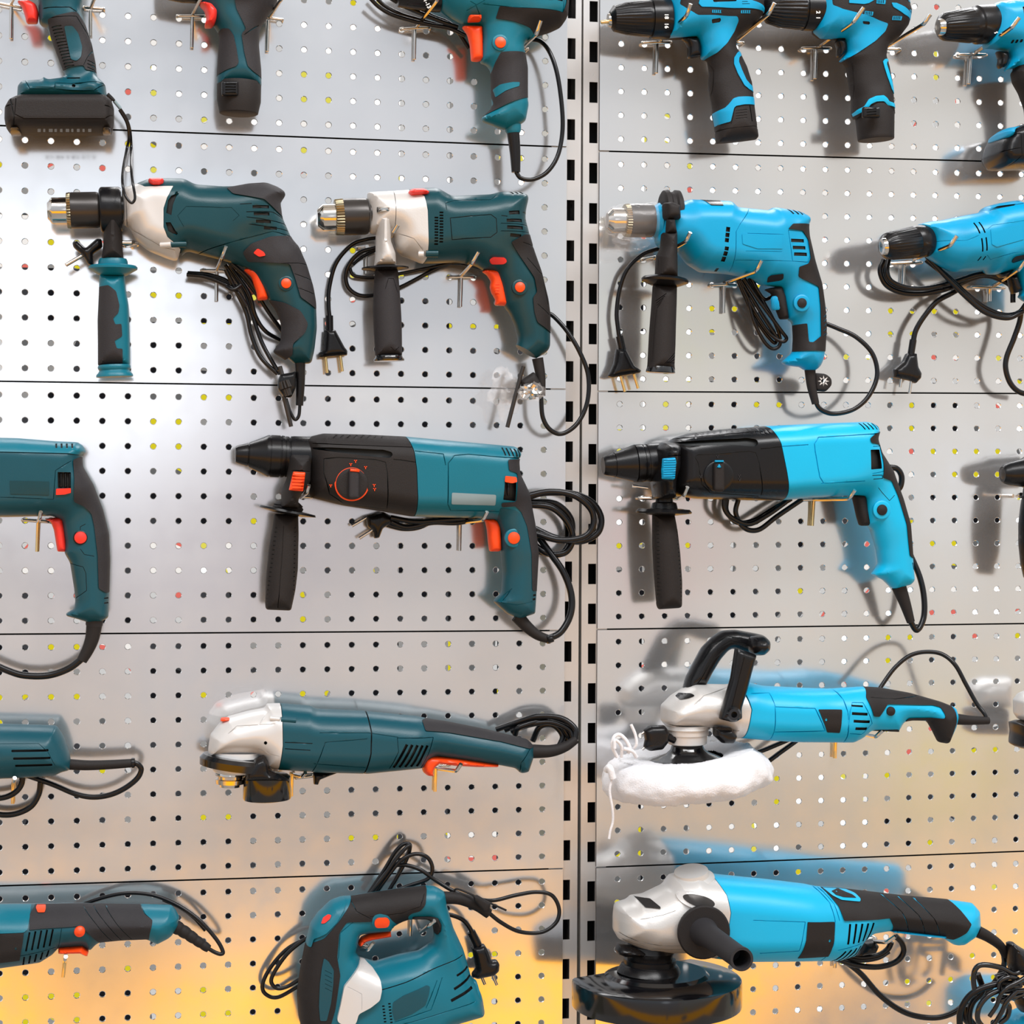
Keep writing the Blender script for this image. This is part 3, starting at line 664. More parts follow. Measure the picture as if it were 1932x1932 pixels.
cord([(460, 515, 22), (340, 555, 20), (262, 660, 16), (265, 770, 14), (340, 832, 14), (450, 830, 14), (620, 778, 14), (850, 660, 16), (1000, 618, 18), (1180, 662, 20)], 14)
cord([(280, 650, 12), (300, 695, 12), (350, 712, 12), (450, 715, 12), (620, 688, 14), (800, 652, 16), (960, 618, 22)], 12)
cord([(470, 525, 14), (360, 580, 12), (300, 630, 12)], 12)
tube('cord_sleeve', [(1525, 1250, 44), (1545, 1370, 44), (1550, 1500, 44)], 38, 'gripb', r_end=28)
cord([(1590, 945, 24), (1640, 980, 26), (1720, 1070, 30), (1800, 1200, 34), (1860, 1360, 36), (1855, 1540, 38), (1790, 1680, 40), (1690, 1750, 42), (1610, 1725, 44), (1560, 1640, 44), (1548, 1500, 44)], 15)
kh = solid('chuck_key_holder', [(1408, 1400), (1500, 1338), (1560, 1440), (1540, 1510), (1430, 1490)], 0.050, 0.007, 0.005, 'gripb', r=14)
tube('chuck_key_bar', [(1432, 1305, 52), (1412, 1370, 52), (1325, 1708, 52)], 14, 'dsteel', parent=kh, n=1)
def crumple(name, cx, cy, rx, ry, h, m, amp=0.35, seed=1, sub=3, parent=None, depth=0.012):
    """crumpled film bag: a noisy blob"""
    rg = random.Random(seed); bm = bmesh.new(); bmesh.ops.create_icosphere(bm, subdivisions=sub, radius=1)
    c = P(cx, cy, h); s = scale_at(cx, cy, h)
    from mathutils import noise
    for v in bm.verts:
        n = 1 + amp * noise.noise(v.co * 2.3 + Vector((seed, 0, 0))) + amp * 0.7 * noise.noise(v.co * 5.1 + Vector((0, seed, 0)))
        d = v.co * n; v.co = c + Vector((d.x * rx * s, d.y * depth, d.z * ry * s))
    me = bpy.data.meshes.new(name); bm.to_mesh(me); bm.free()
    return link(name, me, [m], parent, 25)
crumple('film_bag', 1310, 1480, 95, 150, 0.040, 'wrap', 0.5, 3)
crumple('foil_knot', 1490, 1475, 80, 62, 0.060, 'wrap', 0.6, 7, depth=0.010)
crumple('foil_knot', 1480, 1470, 58, 42, 0.056, 'chrome', 0.7, 9, depth=0.006)
hook('steel display hook under the black handled teal hammer drill', (1020, 702), (1090, 622), (1135, 545), ((935, 712), (1112, 712)), ((1020, 715), (1014, 910)), L=88)
hook('steel display hook behind the coiled cord of the black handled teal hammer drill', (385, 520), (392, 516), (396, 510), ((330, 520), (440, 520)), ((388, 525), (388, 690)), L=16)
# ================================================================== corded teal drill at the top, cable looped down its right side
crop(640, 0, 4.025)
thing('corded_drill', 1330, 980, 0.05, 'bright teal corded drill at the top edge with cable looping beside the post', 'drill')
C = Surf([(700, -330), (1500, -340), (1690, -280), (1745, -120), (1728, 140), (1680, 210), (1600, 248), (1480, 283), (1400, 340), (1412, 420), (1430, 520), (1430, 760), (1438, 800), (1415, 920), (1370, 950), (1260, 990), (1085, 925), (1078, 895), (1160, 820), (1155, 700), (1150, 540), (1120, 495), (1070, 480), (1082, 300), (1075, 195), (930, 185), (850, 140), (760, 70), (700, -20)],
         0.05, [(1200, -100, 0.034), (1500, -50, 0.034), (1240, 300, 0.021), (1280, 600, 0.019), (1280, 880, 0.021)], 0.022, 22)
skin('housing', C, 'tealb', cuts=[([(1520, -60), (1575, -60), (1575, 62), (1535, 62)], 0.004, 6), ([(1592, -60), (1645, -60), (1652, 62), (1605, 62)], 0.004, 6)] + line([(1070, 185), (1000, 80), (960, 60)], 5, 0.0006, 0) + line([(1060, 80), (1180, 95), (1660, 138), (1680, -200)], 5, 0.0008, 0) + line([(940, 120), (1040, 70), (1200, -20)], 4, 0.0005, 0))
pad('rear_grip', C, [(1180, 98), (1660, 140), (1690, 60), (1700, -300), (1760, -120), (1740, 150), (1690, 220), (1600, 260), (1480, 292), (1420, 245), (1290, 200), (1160, 178)], 'gripb', 0.0012, 10)
pad('handle_grip', C, [(1200, 428), (1405, 415), (1425, 480), (1436, 520), (1436, 745), (1250, 815), (1080, 890), (1165, 800), (1150, 700), (1150, 560), (1165, 500)], 'grip', 0.0014, 12)
pad('grip_stripe', C, [(1158, 690), (1200, 665), (1290, 654), (1345, 652), (1340, 682), (1240, 715), (1172, 755)], 'tealb', 0.0020, 8)
solid('trigger', [(930, 205), (950, 198), (1086, 200), (1095, 455), (1060, 470), (1002, 466), (992, 340), (972, 260)], 0.05, 0.010, 0.006, 'red', r=18, cuts=line([(1075, 215), (1078, 440)], 6, 0.0008, 0))
solid('direction_switch', rect(976, 122, 1075, 165), 0.062, 0.018, 0.006, 'red', r=14)
button(C, 1222, 325, 42, 'red', 'tealb', 62)
lathe('gear_nose', (440, -60), (760, -60), [(0, 110), (0.35, 130), (0.9, 150), (1, 150)], 'black', 0.05, ribs=(40, 0.02, 0, 0.6), seg=120)
text('torque_numbers', '1-13', 668, 28, 0.083, 42, math.radians(-62), 'print')
for p in ([(230, -20, 30), (300, 50, 28), (400, 110, 28), (560, 160, 28), (700, 190, 28), (840, 215, 30), (960, 270, 34)], [(250, -60, 24), (340, 40, 22), (470, 110, 24), (640, 160, 24), (780, 200, 26), (900, 230, 30)], [(380, -20, 40), (500, 50, 38), (640, 110, 36), (780, 165, 34), (900, 205, 32)],
          [(420, -40, 30), (560, 40, 28), (700, 120, 28), (860, 195, 28), (985, 365, 22)]):
    cord(p, 17)
lathe('cord_collar', (1315, 930), (1322, 1012), [(0, 62), (0.3, 64), (0.8, 60), (1, 50)], 'tealb', 0.05)
tube('cord_sleeve', [(1318, 985, 50), (1335, 1150, 50), (1342, 1308, 50)], 50, 'black', r_end=34)
cord([(1342, 1305, 50), (1380, 1352, 50), (1470, 1362, 48), (1580, 1305, 46), (1660, 1180, 44), (1695, 1000, 42), (1690, 800, 42), (1655, 560, 40), (1600, 400, 36), (1530, 315, 30), (1440, 295, 24)], 17)
hook('steel display hook at the nose of the top corded drill', (590, 200), (745, 0), (757, -60), ((470, 222), (690, 210)), ((574, 215), (570, 450)), L=95)
hook('steel display hook at the rear of the top corded drill, near the posts', (1380, 370), (1495, 262), (1532, 155), ((1330, 370), (1430, 372)), None, L=90)
# ================================================================== teal cordless drill with the wide battery, top left corner
crop(0, 0, 3.019)
thing('cordless_drill', 330, 760, 0.05, 'teal cordless drill with wide black battery pack, cropped by top left corner', 'drill')
D = Surf([(60, -200), (490, -200), (462, 60), (490, 150), (525, 260), (545, 360), (552, 440), (602, 490), (614, 600), (95, 600), (100, 500), (125, 470), (240, 462), (250, 445), (275, 462), (352, 450), (372, 430), (350, 380), (320, 300), (290, 220), (270, 160), (225, 140), (215, 0)],
         0.05, [(300, -100, 0.030), (400, 60, 0.022), (430, 280, 0.017), (450, 420, 0.019), (300, 540, 0.034), (550, 540, 0.032)], 0.018, 14, p=2.4)
skin('housing', D, 'teal', cuts=line([(255, 75), (400, 70), (440, 90)], 5) + [bar(385, 468, 460, 468, 8)] + line([(150, 480), (180, 540), (540, 550), (600, 500)], 4, 0.0006, 0) + line([(320, 545), (322, 510), (600, 495)], 4, 0.0006, 0) + [([(415, 508), (435, 508), (435, 528), (415, 528)], 0.003, 8)])
pad('handle_grip', D, [(275, 135), (330, 118), (440, 92), (475, 130), (500, 170), (530, 270), (552, 370), (552, 425), (490, 420), (480, 395), (400, 402), (365, 412), (345, 375), (300, 270)], 'grip', 0.0013, 12,
    cuts=[bar(296 + 0.33 * (y - 170), y, 352 + 0.33 * (y - 170), y - 4, 6, 0.0009) for y in range(178, 400, 17)] + [bar(500, y, 545, y + 14, 5, 0.0008) for y in (365, 385, 405)] + line([(275, 130), (440, 120), (515, 230), (530, 300), (500, 350), (480, 395)], 4))
pad('handle_inset', D, [(370, 178), (418, 176), (450, 215), (472, 290), (465, 350), (440, 374), (408, 362)], 'teal', 0.0022, 12)
bt = solid('battery', [(95, 565), (130, 556), (600, 556), (640, 590), (650, 620), (650, 705), (636, 752), (610, 758), (70, 758), (40, 740), (28, 700), (30, 630), (55, 585)], 0.050, 0.037, 0.010, 'gripb', r=12, p=2.6, cuts=line([(105, 600), (98, 690), (150, 715), (600, 715), (645, 680)], 5, 0.0009, 0) + line([(45, 640), (90, 635)], 5) + line([(600, 640), (648, 645)], 5) + line([(70, 590), (95, 700), (90, 745)], 5))
solid('battery_rail', rect(105, 564, 612, 584), 0.058, 0.030, 0.004, 'label', r=3, parent=bt)
for i, w in enumerate((10, 4, 14, 6, 6, 12, 4, 8, 4, 10)): solid('battery_print', rect(214 + 32 * i, 734, 214 + 32 * i + w + 8, 752), 0.0800, 0.0008, 0.0005, 'print_dim', r=1, parent=bt, step=0.004)
for i, (a, b) in enumerate([((60, 735), (120, 765)), ((585, 735), (632, 762))]): solid('battery_foot', rect(a[0], a[1], b[0], b[1]), 0.056, 0.030, 0.006, 'black', r=4, parent=bt)
solid('trigger', [(95, 8), (170, 5), (208, 28), (222, 80), (216, 135), (152, 136), (142, 92), (125, 42)], 0.052, 0.012, 0.005, 'redb', r=14)
tube('strap_toggle', [(608, 540, 50), (640, 572, 48)], 17, 'black', n=1)
tube('strap_clip', [(650, 575, 47), (686, 618, 44)], 10, 'label', n=1)
tube('wrist_strap', [(640, 560, 48), (685, 620, 44), (722, 680, 40), (742, 750, 36), (748, 850, 30), (748, 960, 70), (756, 1040, 84), (769, 1120, 86), (760, 1150, 86), (742, 1152, 86), (712, 1110, 85), (698, 1040, 82), (702, 960, 60), (722, 850, 30), (734, 780, 36), (722, 700, 40), (680, 625, 44)], 8, 'cord', n=8)
hook('steel display hook by the red trigger of the top left cordless drill', (62, 22), (110, -60), (125, -95), ((-30, 14), (132, 45)), ((64, 40), (62, 220)), L=90)
hook('steel display hook behind the grip of the top left cordless drill', (518, 45), (560, -60), (580, -95), ((478, 42), (590, 50)), ((514, 60), (514, 205)), L=90)
# ================================================================== slim teal cordless drill
thing('cordless_drill', 1360, 660, 0.045, 'slim teal cordless drill with round battery base and charcoal side pads', 'drill')
E_ = Surf([(1110, -200), (1600, -200), (1610, -80), (1575, 20), (1545, 70), (1480, 165), (1475, 260), (1488, 400), (1490, 500), (1236, 500), (1234, 440), (1242, 300), (1250, 200), (1215, 150), (1160, 60), (1110, 0)],
          0.045, [(1350, -80, 0.030), (1360, 100, 0.022), (1360, 300, 0.0195), (1360, 500, 0.0205)], 0.020, 16)
skin('housing', E_, 'teal', region=[(1000, -300), (1700, -300), (1700, 505), (1400, 492), (1360, 485), (1280, 488), (1200, 510)])
pad('front_grip', E_, [(1238, 190), (1262, 180), (1300, 188), (1325, 225), (1340, 290), (1354, 380), (1340, 402), (1285, 418), (1225, 442), (1230, 300)], 'grip', 0.0012, 10)
pad('rear_grip', E_, [(1330, 25), (1400, -10), (1580, -40), (1590, 20), (1480, 165), (1482, 260), (1495, 455), (1440, 430), (1405, 400), (1385, 320), (1370, 220), (1395, 190), (1340, 80)], 'grip', 0.0012, 10, cuts=line([(1385, 225), (1470, 160)], 5))
bt = lathe('battery', (1362, 470), (1360, 650), [(0, 122), (0.1, 126), (0.6, 125), (0.85, 115), (0.98, 110), (1.0, 104)], 'gripb', 0.045)
pd = Surf(rect(1262, 462, 1358, 548), 0.066, 0.003, 0.002, 14)
skin('release_latch', pd, 'black', parent=bt, cuts=[bar(1282, y, 1342, y, 7, 0.0015, 1, 1) for y in (483, 499, 515, 530)])
solid('trigger', [(1132, 24), (1160, 18), (1205, 28), (1240, 70), (1232, 120), (1212, 155), (1162, 156), (1176, 105), (1162, 55)], 0.054, 0.018, 0.005, 'redb', r=14)
lathe('chuck', (880, -90), (1130, -90), [(0, 50), (0.1, 80), (0.6, 105), (1, 110)], 'black', 0.045, seg=120, ribs=(30, 0.03, 0.1, 0.8))
hook('steel display hook at the trigger side of the slim teal cordless drill', (1098, 75), (1145, -12), (1160, -50), ((1010, 92), (1165, 92)), ((1096, 92), (1093, 272)), L=90)
hook('steel display hook at the right side of the slim teal cordless drill', (1535, 100), (1600, 0), (1618, -40), ((1478, 95), (1608, 112)), ((1526, 115), (1522, 292)), L=90)
# ================================================================== three blue cordless drills, top right
crop(1120, 0, 4.39)
thing('cordless_drill', 1170, 1160, 0.05, 'blue cordless drill with angular battery, nearest the slotted posts in the top row', 'drill')
G = Surf([(600, -90), (700, -110), (1385, -90), (1397, 120), (1330, 215), (1240, 275), (1178, 320), (1172, 400), (1202, 440), (1262, 560), (1303, 690), (1312, 780), (1325, 900), (1357, 1140), (1345, 1158), (1180, 1180), (1022, 1192), (1005, 1050), (985, 950), (990, 900), (968, 800), (955, 700), (962, 600), (945, 500), (890, 492), (884, 400), (850, 312), (700, 325), (612, 318)],
         0.05, [(900, 60, 0.029), (1250, 50, 0.028), (1060, 350, 0.020), (1110, 650, 0.018), (1150, 1050, 0.020)], 0.020, 14, p=2.2)
skin('housing', G, 'gripb', cuts=[([(915, 50), (990, 38), (1115, 42), (1115, 64), (990, 68), (925, 74)], 0.003, 6)] + line([(940, 500), (975, 600), (968, 800)], 5, 0.0006, 0) + line([(1010, 1095), (1345, 1062)], 4) + [bar(1130, 945 + 22 * i, 1225, 935 + 22 * i, 4, 0.0006) for i in range(4)] + [bar(1250, 900, 1270, 1030, 9)] + line([(1095, 1050), (1125, 905)], 4))
pad('front_cover', G, [(590, -130), (700, -130), (662, 80), (720, 130), (800, 178), (950, 178), (1130, 182), (1146, 215), (1125, 290), (1060, 390), (985, 465), (900, 505), (870, 480), (885, 400), (850, 308), (700, 320), (600, 318)], 'blue', 0.001, 14, cuts=[([(915, 210), (990, 196), (998, 212), (990, 228), (925, 240)], 0.002, 8)])
pad('top_cover', G, [(803, 85), (815, 40), (880, 10), (930, 0), (1120, 20), (1250, 60), (1385, 95), (1388, 128), (1180, 120), (830, 112)], 'blue', 0.001, 8, cuts=[([(915, 50), (990, 38), (1115, 42), (1115, 64), (990, 72), (925, 76)], 0.003, 6)] + [bar(1160, 50 + 18 * i, 1190 + 16 * i, 50 + 18 * i, 5) for i in range(3)])
for x in (915, 1155): pad('vent_row', G, rect(x, 137, x + 80, 160), 'blue', 0.0006, 3, cuts=[bar(x + 12 + 16 * i, 138, x + 14 + 16 * i, 158, 7) for i in range(5)])
pad('grip_stripe', G, [(1195, 432), (1150, 465), (1118, 510), (1118, 560), (1150, 640), (1205, 735), (1250, 765), (1312, 780), (1318, 740), (1262, 722), (1225, 690), (1185, 605), (1160, 540), (1165, 505), (1215, 460)], 'blue', 0.0012, 8)
pad('battery_collar', G, [(978, 945), (1048, 918), (1075, 890), (1110, 845), (1150, 832), (1330, 822), (1332, 885), (1200, 895), (1130, 908), (1112, 925), (1100, 980), (1088, 1035), (995, 1052)], 'blue', 0.0015, 10)
solid('trigger', [(722, 322), (780, 312), (858, 315), (880, 370), (885, 470), (800, 486), (778, 480), (780, 400), (762, 350)], 0.05, 0.009, 0.005, 'black', r=14)
ck = chuck_keyless((120, 153), (625, 153), [(0.02, 50), (0.03, 60), (0.09, 105), (0.3, 132), (0.62, 150), (0.66, 152), (0.665, 145), (0.69, 145), (0.695, 163), (0.98, 167), (1, 160)], 0.05, ribs=(30, 0.05, 0.1, 0.6))
lathe('chuck_tip_ring', (118, 165), (150, 165), [(0, 20), (0, 50), (0.4, 55), (1, 62)], 'chrome', 0.05, parent=ck); lathe('bit_stub', (58, 185), (130, 178), [(0, 10), (0.1, 16), (1, 16)], 'brass', 0.05, parent=ck)
for s_, y in (('16', 213), ('18', 135), ('1', 42)): text('torque_number', s_, 603, y, 0.05 + 0.0205 * math.sqrt(max(0.05, 1 - ((y - 153) / 165) ** 2)) / 1.02 + 0.0005, 46, math.radians(-88), 'print', parent=ck)
hook('steel display hook under the nose of the first blue cordless drill', (560, 322), (770, 130), (805, 32), ((405, 355), (640, 350)), ((528, 340), (518, 605)), L=95)
hook('steel display hook between the first and second blue cordless drills', (1170, 345), (1450, 115), (1500, 25), ((1175, 350), (1240, 358)), None, L=100)
crop(1492, 0, 4.39)
thing('cordless_drill', 700, 1160, 0.05, 'blue cordless drill with round black battery, second of the three in the top row', 'drill')
G2 = Surf([(190, -120), (860, -120), (950, 10), (978, 110), (955, 225), (885, 320), (795, 385), (778, 470), (805, 560), (832, 700), (842, 870), (850, 960), (530, 990), (508, 940), (515, 820), (492, 720), (475, 560), (440, 515), (400, 512), (455, 440), (440, 335), (330, 320), (250, 320), (190, 268)],
          0.05, [(500, 60, 0.029), (850, 60, 0.028), (640, 350, 0.020), (660, 650, 0.019), (690, 900, 0.021)], 0.020, 14, p=2.2)
skin('housing', G2, 'gripb', cuts=line([(480, 540), (500, 700), (515, 820)], 5, 0.0006, 0))
pad('front_cover', G2, [(175, -130), (255, -130), (262, -20), (275, 92), (350, 128), (480, 162), (600, 188), (738, 238), (722, 295), (640, 375), (500, 470), (410, 520), (398, 512), (455, 435), (440, 328), (320, 320), (240, 320), (185, 268)], 'blue', 0.001, 14, cuts=[([(520, 222), (580, 222), (590, 235), (580, 246), (528, 242)], 0.002, 6)])
pad('top_cover', G2, [(400, 38), (430, 30), (520, 42), (612, 52), (560, 82), (520, 90), (400, 80)], 'blue', 0.001, 5)
pad('rear_cover', G2, [(750, 75), (790, 78), (860, 110), (955, 165), (962, 200), (860, 170), (765, 110)], 'blue', 0.001, 5)
pad('upper_cover', G2, [(300, 10), (500, 5), (640, -30), (900, -20), (945, 40), (800, 45), (620, 30), (420, 25)], 'blue', 0.001, 5)
for x, y in ((628, 52), (530, 145), (765, 182), (905, 25), (912, 122)): pad('vent_row', G2, [(x, y), (x + 75, y + 4), (x + 72, y + 34), (x - 2, y + 30)], 'blue', 0.0007, 3, cuts=[bar(x + 10 + 15 * i, y + 4, x + 12 + 15 * i, y + 28, 7) for i in range(4)])
pad('grip_stripe', G2, [(778, 505), (728, 518), (708, 540), (722, 590), (750, 670), (790, 765), (822, 796), (820, 750), (795, 690), (765, 610), (745, 560), (752, 535), (785, 525)], 'cyan', 0.0012, 6)
pad('battery_collar', G2, [(502, 955), (520, 925), (560, 905), (590, 850), (640, 828), (705, 822), (735, 845), (755, 872), (850, 882), (856, 915), (745, 900), (710, 870), (650, 872), (605, 892), (580, 930), (515, 968)], 'cyan', 0.0016, 8)
bt = lathe('battery', (690, 880), (705, 1160), [(0, 158), (0.1, 162), (0.9, 148), (0.97, 147), (1.0, 142)], 'gripb', 0.05)
lt = Surf(rect(590, 885, 738, 978), 0.0775, 0.003, 0.002, 18)
skin('release_latch', lt, 'black', parent=bt, cuts=[bar(620, y, 700, y - 8, 8, 0.0015, 1, 1) for y in (912, 935, 958)])
solid('trigger', [(380, 325), (440, 330), (458, 380), (455, 430), (405, 480), (378, 470), (385, 400), (365, 350)], 0.05, 0.009, 0.005, 'black', r=14)
ck = chuck_keyless((-245, 68), (258, 84), [(0.0, 45), (0.02, 60), (0.1, 120), (0.3, 150), (0.6, 162), (0.66, 163), (0.665, 155), (0.69, 155), (0.695, 168), (0.98, 170), (1, 160)], 0.05, ribs=(30, 0.05, 0.1, 0.6))
for s_, y in (('1', 148), ('2', 102), ('4', 20)): text('torque_number', s_, 226, y, 0.05 + 0.0205 * math.sqrt(max(0.05, 1 - ((y - 84) / 168) ** 2)) / 1.0 + 0.0005, 46, math.radians(-88), 'print', parent=ck)
hook('steel display hook under the nose of the second blue cordless drill', (250, 372), (520, 185), (605, 62), ((95, 400), (330, 400)), ((210, 385), (200, 652)), L=100)
hook('steel display hook between the second and third blue cordless drills', (780, 395), (1100, 200), (1158, 118), ((770, 405), (905, 410)), None, L=105)
thing('cordless_drill', 1950, 1390, 0.05, 'blue cordless drill cut by the right edge, chuck facing out, boxy battery below', 'drill')
G3 = Surf([(1640, 60), (1690, 25), (1850, 5), (2200, 10), (2200, 520), (2110, 560), (2110, 1060), (1960, 1060), (1945, 900), (1900, 770), (1850, 680), (1835, 600), (1860, 560), (1760, 597), (1790, 540), (1812, 490), (1800, 425), (1700, 400), (1610, 398), (1625, 200)],
          0.05, [(1900, 200, 0.030), (1980, 600, 0.020), (2000, 900, 0.019)], 0.020, 14, p=2.2)
skin('housing', G3, 'blue', region=[(1500, -100), (2300, -100), (2300, 540), (1860, 556), (1760, 620), (1500, 620)], cuts=[([(1820, 110), (1848, 100), (1856, 190), (1830, 200)], 0.003, 3), ([(1875, 335), (1990, 335), (1990, 360), (1885, 360)], 0.002, 8)] + [([(x, 366), (x + 18, 366), (x + 18, 388), (x, 388)], 0.002, 7) for x in (1762, 1792, 1822)] + line([(1720, 60), (1800, 40), (1990, 60)], 5, 0.0006, 0))
skin('handle', G3, 'gripb', region=[(1700, 622), (1770, 612), (1862, 560), (2300, 544), (2300, 1200), (1700, 1200)])
solid('trigger', [(1700, 425), (1790, 430), (1800, 490), (1780, 550), (1730, 572), (1712, 545), (1722, 490)], 0.05, 0.009, 0.005, 'black', r=12)
ck = chuck_keyless((1222, 225), (1728, 195), [(0.0, 52), (0.02, 68), (0.06, 100), (0.1, 112), (0.5, 142), (0.52, 136), (0.6, 140), (0.62, 155), (0.95, 160), (1, 150)], 0.062, h1=0.05, ribs=(26, 0.06, 0.08, 0.48))
lathe('chuck_tip_ring', (1216, 226), (1260, 224), [(0.0, 25), (0.0, 38), (0.05, 62), (0.5, 68), (1, 70)], 'chrome', 0.0635, parent=ck)
for s_, y in (('16', 255), ('18', 168), ('1', 110), ('-', 72)): text('torque_number', s_, 1697, y, 0.05 + 0.0205 * math.sqrt(max(0.05, 1 - ((y - 195) / 160) ** 2)) * 0.93 + 0.0012, 46, math.radians(-88), 'print', parent=ck)
bt = solid('battery', [(1648, 1290), (1672, 1200), (1700, 1140), (1740, 1085), (1850, 1050), (2200, 1030), (2220, 1390), (1730, 1402), (1690, 1385), (1660, 1335)], 0.055, 0.036, 0.012, 'black', r=14, p=2.6, cuts=line([(1700, 1170), (1780, 1150), (1790, 1330), (1740, 1395)], 6) + line([(1660, 1290), (1780, 1270)], 5) + [bar(1822 + 6 * i, 1090 + 34 * i, 1845 + 6 * i, 1088 + 34 * i, 8) for i in range(7)])
solid('battery_flap', [(1702, 1160), (1708, 1110), (1760, 1072), (1940, 1045), (1960, 1060), (1840, 1080), (1790, 1110), (1770, 1165), (1735, 1180)], 0.062, 0.032, 0.006, 'blue', r=10, parent=bt)
hook('steel display hook under the nose of the third blue cordless drill', (1535, 430), (1830, 230), (1895, 145), ((1385, 455), (1620, 455)), ((1490, 440), (1472, 695)), L=100)
# ================================================================== blue hammer drill with film round its chuck
crop(1120, 340, 3.45)
thing('hammer_drill', 1420, 1240, 0.052, 'bright blue hammer drill with clear film around its keyed chuck', 'drill')
I = Surf([(403, 172), (430, 160), (560, 150), (615, 127), (690, 130), (880, 138), (925, 178), (1130, 198), (1165, 177), (1320, 200), (1395, 235), (1407, 265), (1390, 300), (1395, 370), (1430, 520), (1480, 680), (1505, 860), (1510, 960), (1500, 1115), (1490, 1170), (1470, 1215), (1440, 1242), (1380, 1242), (1345, 1218), (1240, 1205), (1225, 1180), (1295, 1120), (1300, 1030), (1295, 930), (1262, 905), (1235, 800), (1215, 700), (1140, 690), (1090, 685), (1040, 640), (860, 610), (700, 600), (615, 545), (550, 460), (430, 440), (403, 400)],
         0.052, [(480, 280, 0.031), (700, 350, 0.036), (1050, 380, 0.034), (1380, 380, 0.026), (1370, 750, 0.021), (1400, 1000, 0.019), (1380, 1180, 0.022)], 0.024, 18)
vt = [bar(1225, 413, 1318, 413, 22), bar(1238, 458, 1328, 458, 22), bar(1248, 500, 1338, 500, 22), bar(1243, 195, 1262, 236, 13), bar(1280, 200, 1297, 238, 13), bar(1313, 207, 1328, 238, 13), bar(810, 333, 806, 364, 26, 0.003), bar(806, 370, 803, 398, 26, 0.003), bar(803, 404, 800, 430, 26, 0.003), bar(803, 458, 800, 482, 26, 0.003), bar(799, 488, 795, 514, 26, 0.003), bar(793, 520, 790, 548, 26, 0.003), bar(768, 592, 785, 592, 16)]
ln = line([(980, 200), (890, 310), (862, 360), (862, 600)], 4, 0.0006, 0) + line([(1205, 350), (1300, 350), (1345, 380), (1365, 500), (1350, 550), (1240, 545), (1205, 350)], 4, 0.0006, 0) + line([(940, 372), (1165, 378)], 3, 0.0005, 0) + line([(930, 484), (1160, 488)], 3, 0.0005, 0) + line([(870, 542), (1230, 545)], 3, 0.0005, 0)
skin('housing', I, 'blue', cuts=vt + ln)
pad('rear_grip', I, [(1205, 340), (1240, 305), (1395, 296), (1402, 400), (1445, 540), (1490, 690), (1515, 850), (1518, 955), (1506, 1118), (1290, 1118), (1292, 945), (1355, 940), (1365, 1060), (1390, 1062), (1447, 1020), (1440, 850), (1428, 705), (1320, 660), (1288, 640), (1288, 580), (1350, 558), (1368, 520), (1355, 400), (1310, 348)], 'gripb', 0.0014, 8, cuts=[bar(1465, 900 + 30 * i, 1505, 870 + 30 * i, 5) for i in range(5)])
pad('top_clip', I, [(680, 132), (802, 136), (795, 188), (715, 186)], 'black', 0.001, 4)
pad('label_plate', I, [(900, 376), (1160, 380), (1165, 470), (1000, 470), (905, 440)], 'blue', 0.0007, 6)
pad('direction_switch', I, [(1096, 645), (1110, 634), (1190, 624), (1198, 655), (1185, 664), (1105, 674)], 'gripb', 0.0016, 8)
button(I, 1353, 800, 31, 'gripb', 'blue', 54)
solid('trigger', [(1110, 712), (1150, 700), (1218, 690), (1245, 760), (1265, 905), (1215, 908), (1192, 850), (1175, 800), (1160, 740)], 0.052, 0.010, 0.005, 'gripb', r=12)
lathe('speed_dial', (1182, 755), (1188, 845), [(0, 20), (0.15, 30), (0.85, 30), (1, 22)], 'blue', 0.056, seg=96, ribs=(20, 0.1, -9, 9))
ck = chuck_keyed((85, 262), (402, 262), (88, 116, 198, 230, 385), 108, 0.052)
lathe('spindle_neck', (380, 270), (425, 270), [(0, 90), (1, 120)], 'blue', 0.052)
# film pulled over the chuck
def film(name, a, b, prof, h, seed, parent, seg=48, n=18):
    from mathutils import noise
    A = P(*a, h); B = P(*b, h); s = scale_at(*a, h); ax = B - A; L = ax.length; ax.normalize(); n1 = ax.cross(Vector((0, 1, 0))).normalized(); n2 = ax.cross(n1)
    v = []; f = []
    for i in range(n + 1):
        t = i / n; r = np.interp(t, [p[0] for p in prof], [p[1] for p in prof]) * s
        for k in range(seg):
            th = 2 * math.pi * k / seg; q = Vector((math.cos(th) * 2.2, math.sin(th) * 2.2, t * 4 + seed)); rr = r * (1 + 0.10 * noise.noise(q) + 0.05 * noise.noise(q * 3))
            v.append(A + ax * (t * L) + n1 * rr * math.cos(th) + n2 * rr * math.sin(th))
    for i in range(n):
        for k in range(seg): f.append([i * seg + k, i * seg + (k + 1) % seg, (i + 1) * seg + (k + 1) % seg, (i + 1) * seg + k])
    return from_data(name, v, f, ['wrap'], parent, 60)
film('film_wrap', (68, 275), (400, 268), [(0, 20), (0.05, 75), (0.3, 112), (0.6, 122), (1, 118)], 0.052, 2, ck)
crumple('film_fold', 235, 395, 120, 70, 0.05, 'wrap', 0.4, 5, parent=ck, depth=0.012)
hc = lathe('handle_clamp', (445, 210), (562, 210), [(0, 100), (0, 125), (0.08, 140), (0.3, 145), (0.4, 130), (0.6, 130), (0.7, 142), (0.92, 140), (1, 120), (1, 100)], 'gripb', 0.055)
solid('clamp_block', [(450, 150), (500, 142), (556, 165), (560, 258), (470, 262), (455, 240)], 0.080, 0.014, 0.006, 'gripb', r=12, parent=hc)
solid('clamp_bolt', [(475, 255), (525, 255), (540, 345), (470, 345)], 0.084, 0.010, 0.006, 'gripb', r=8, parent=hc)
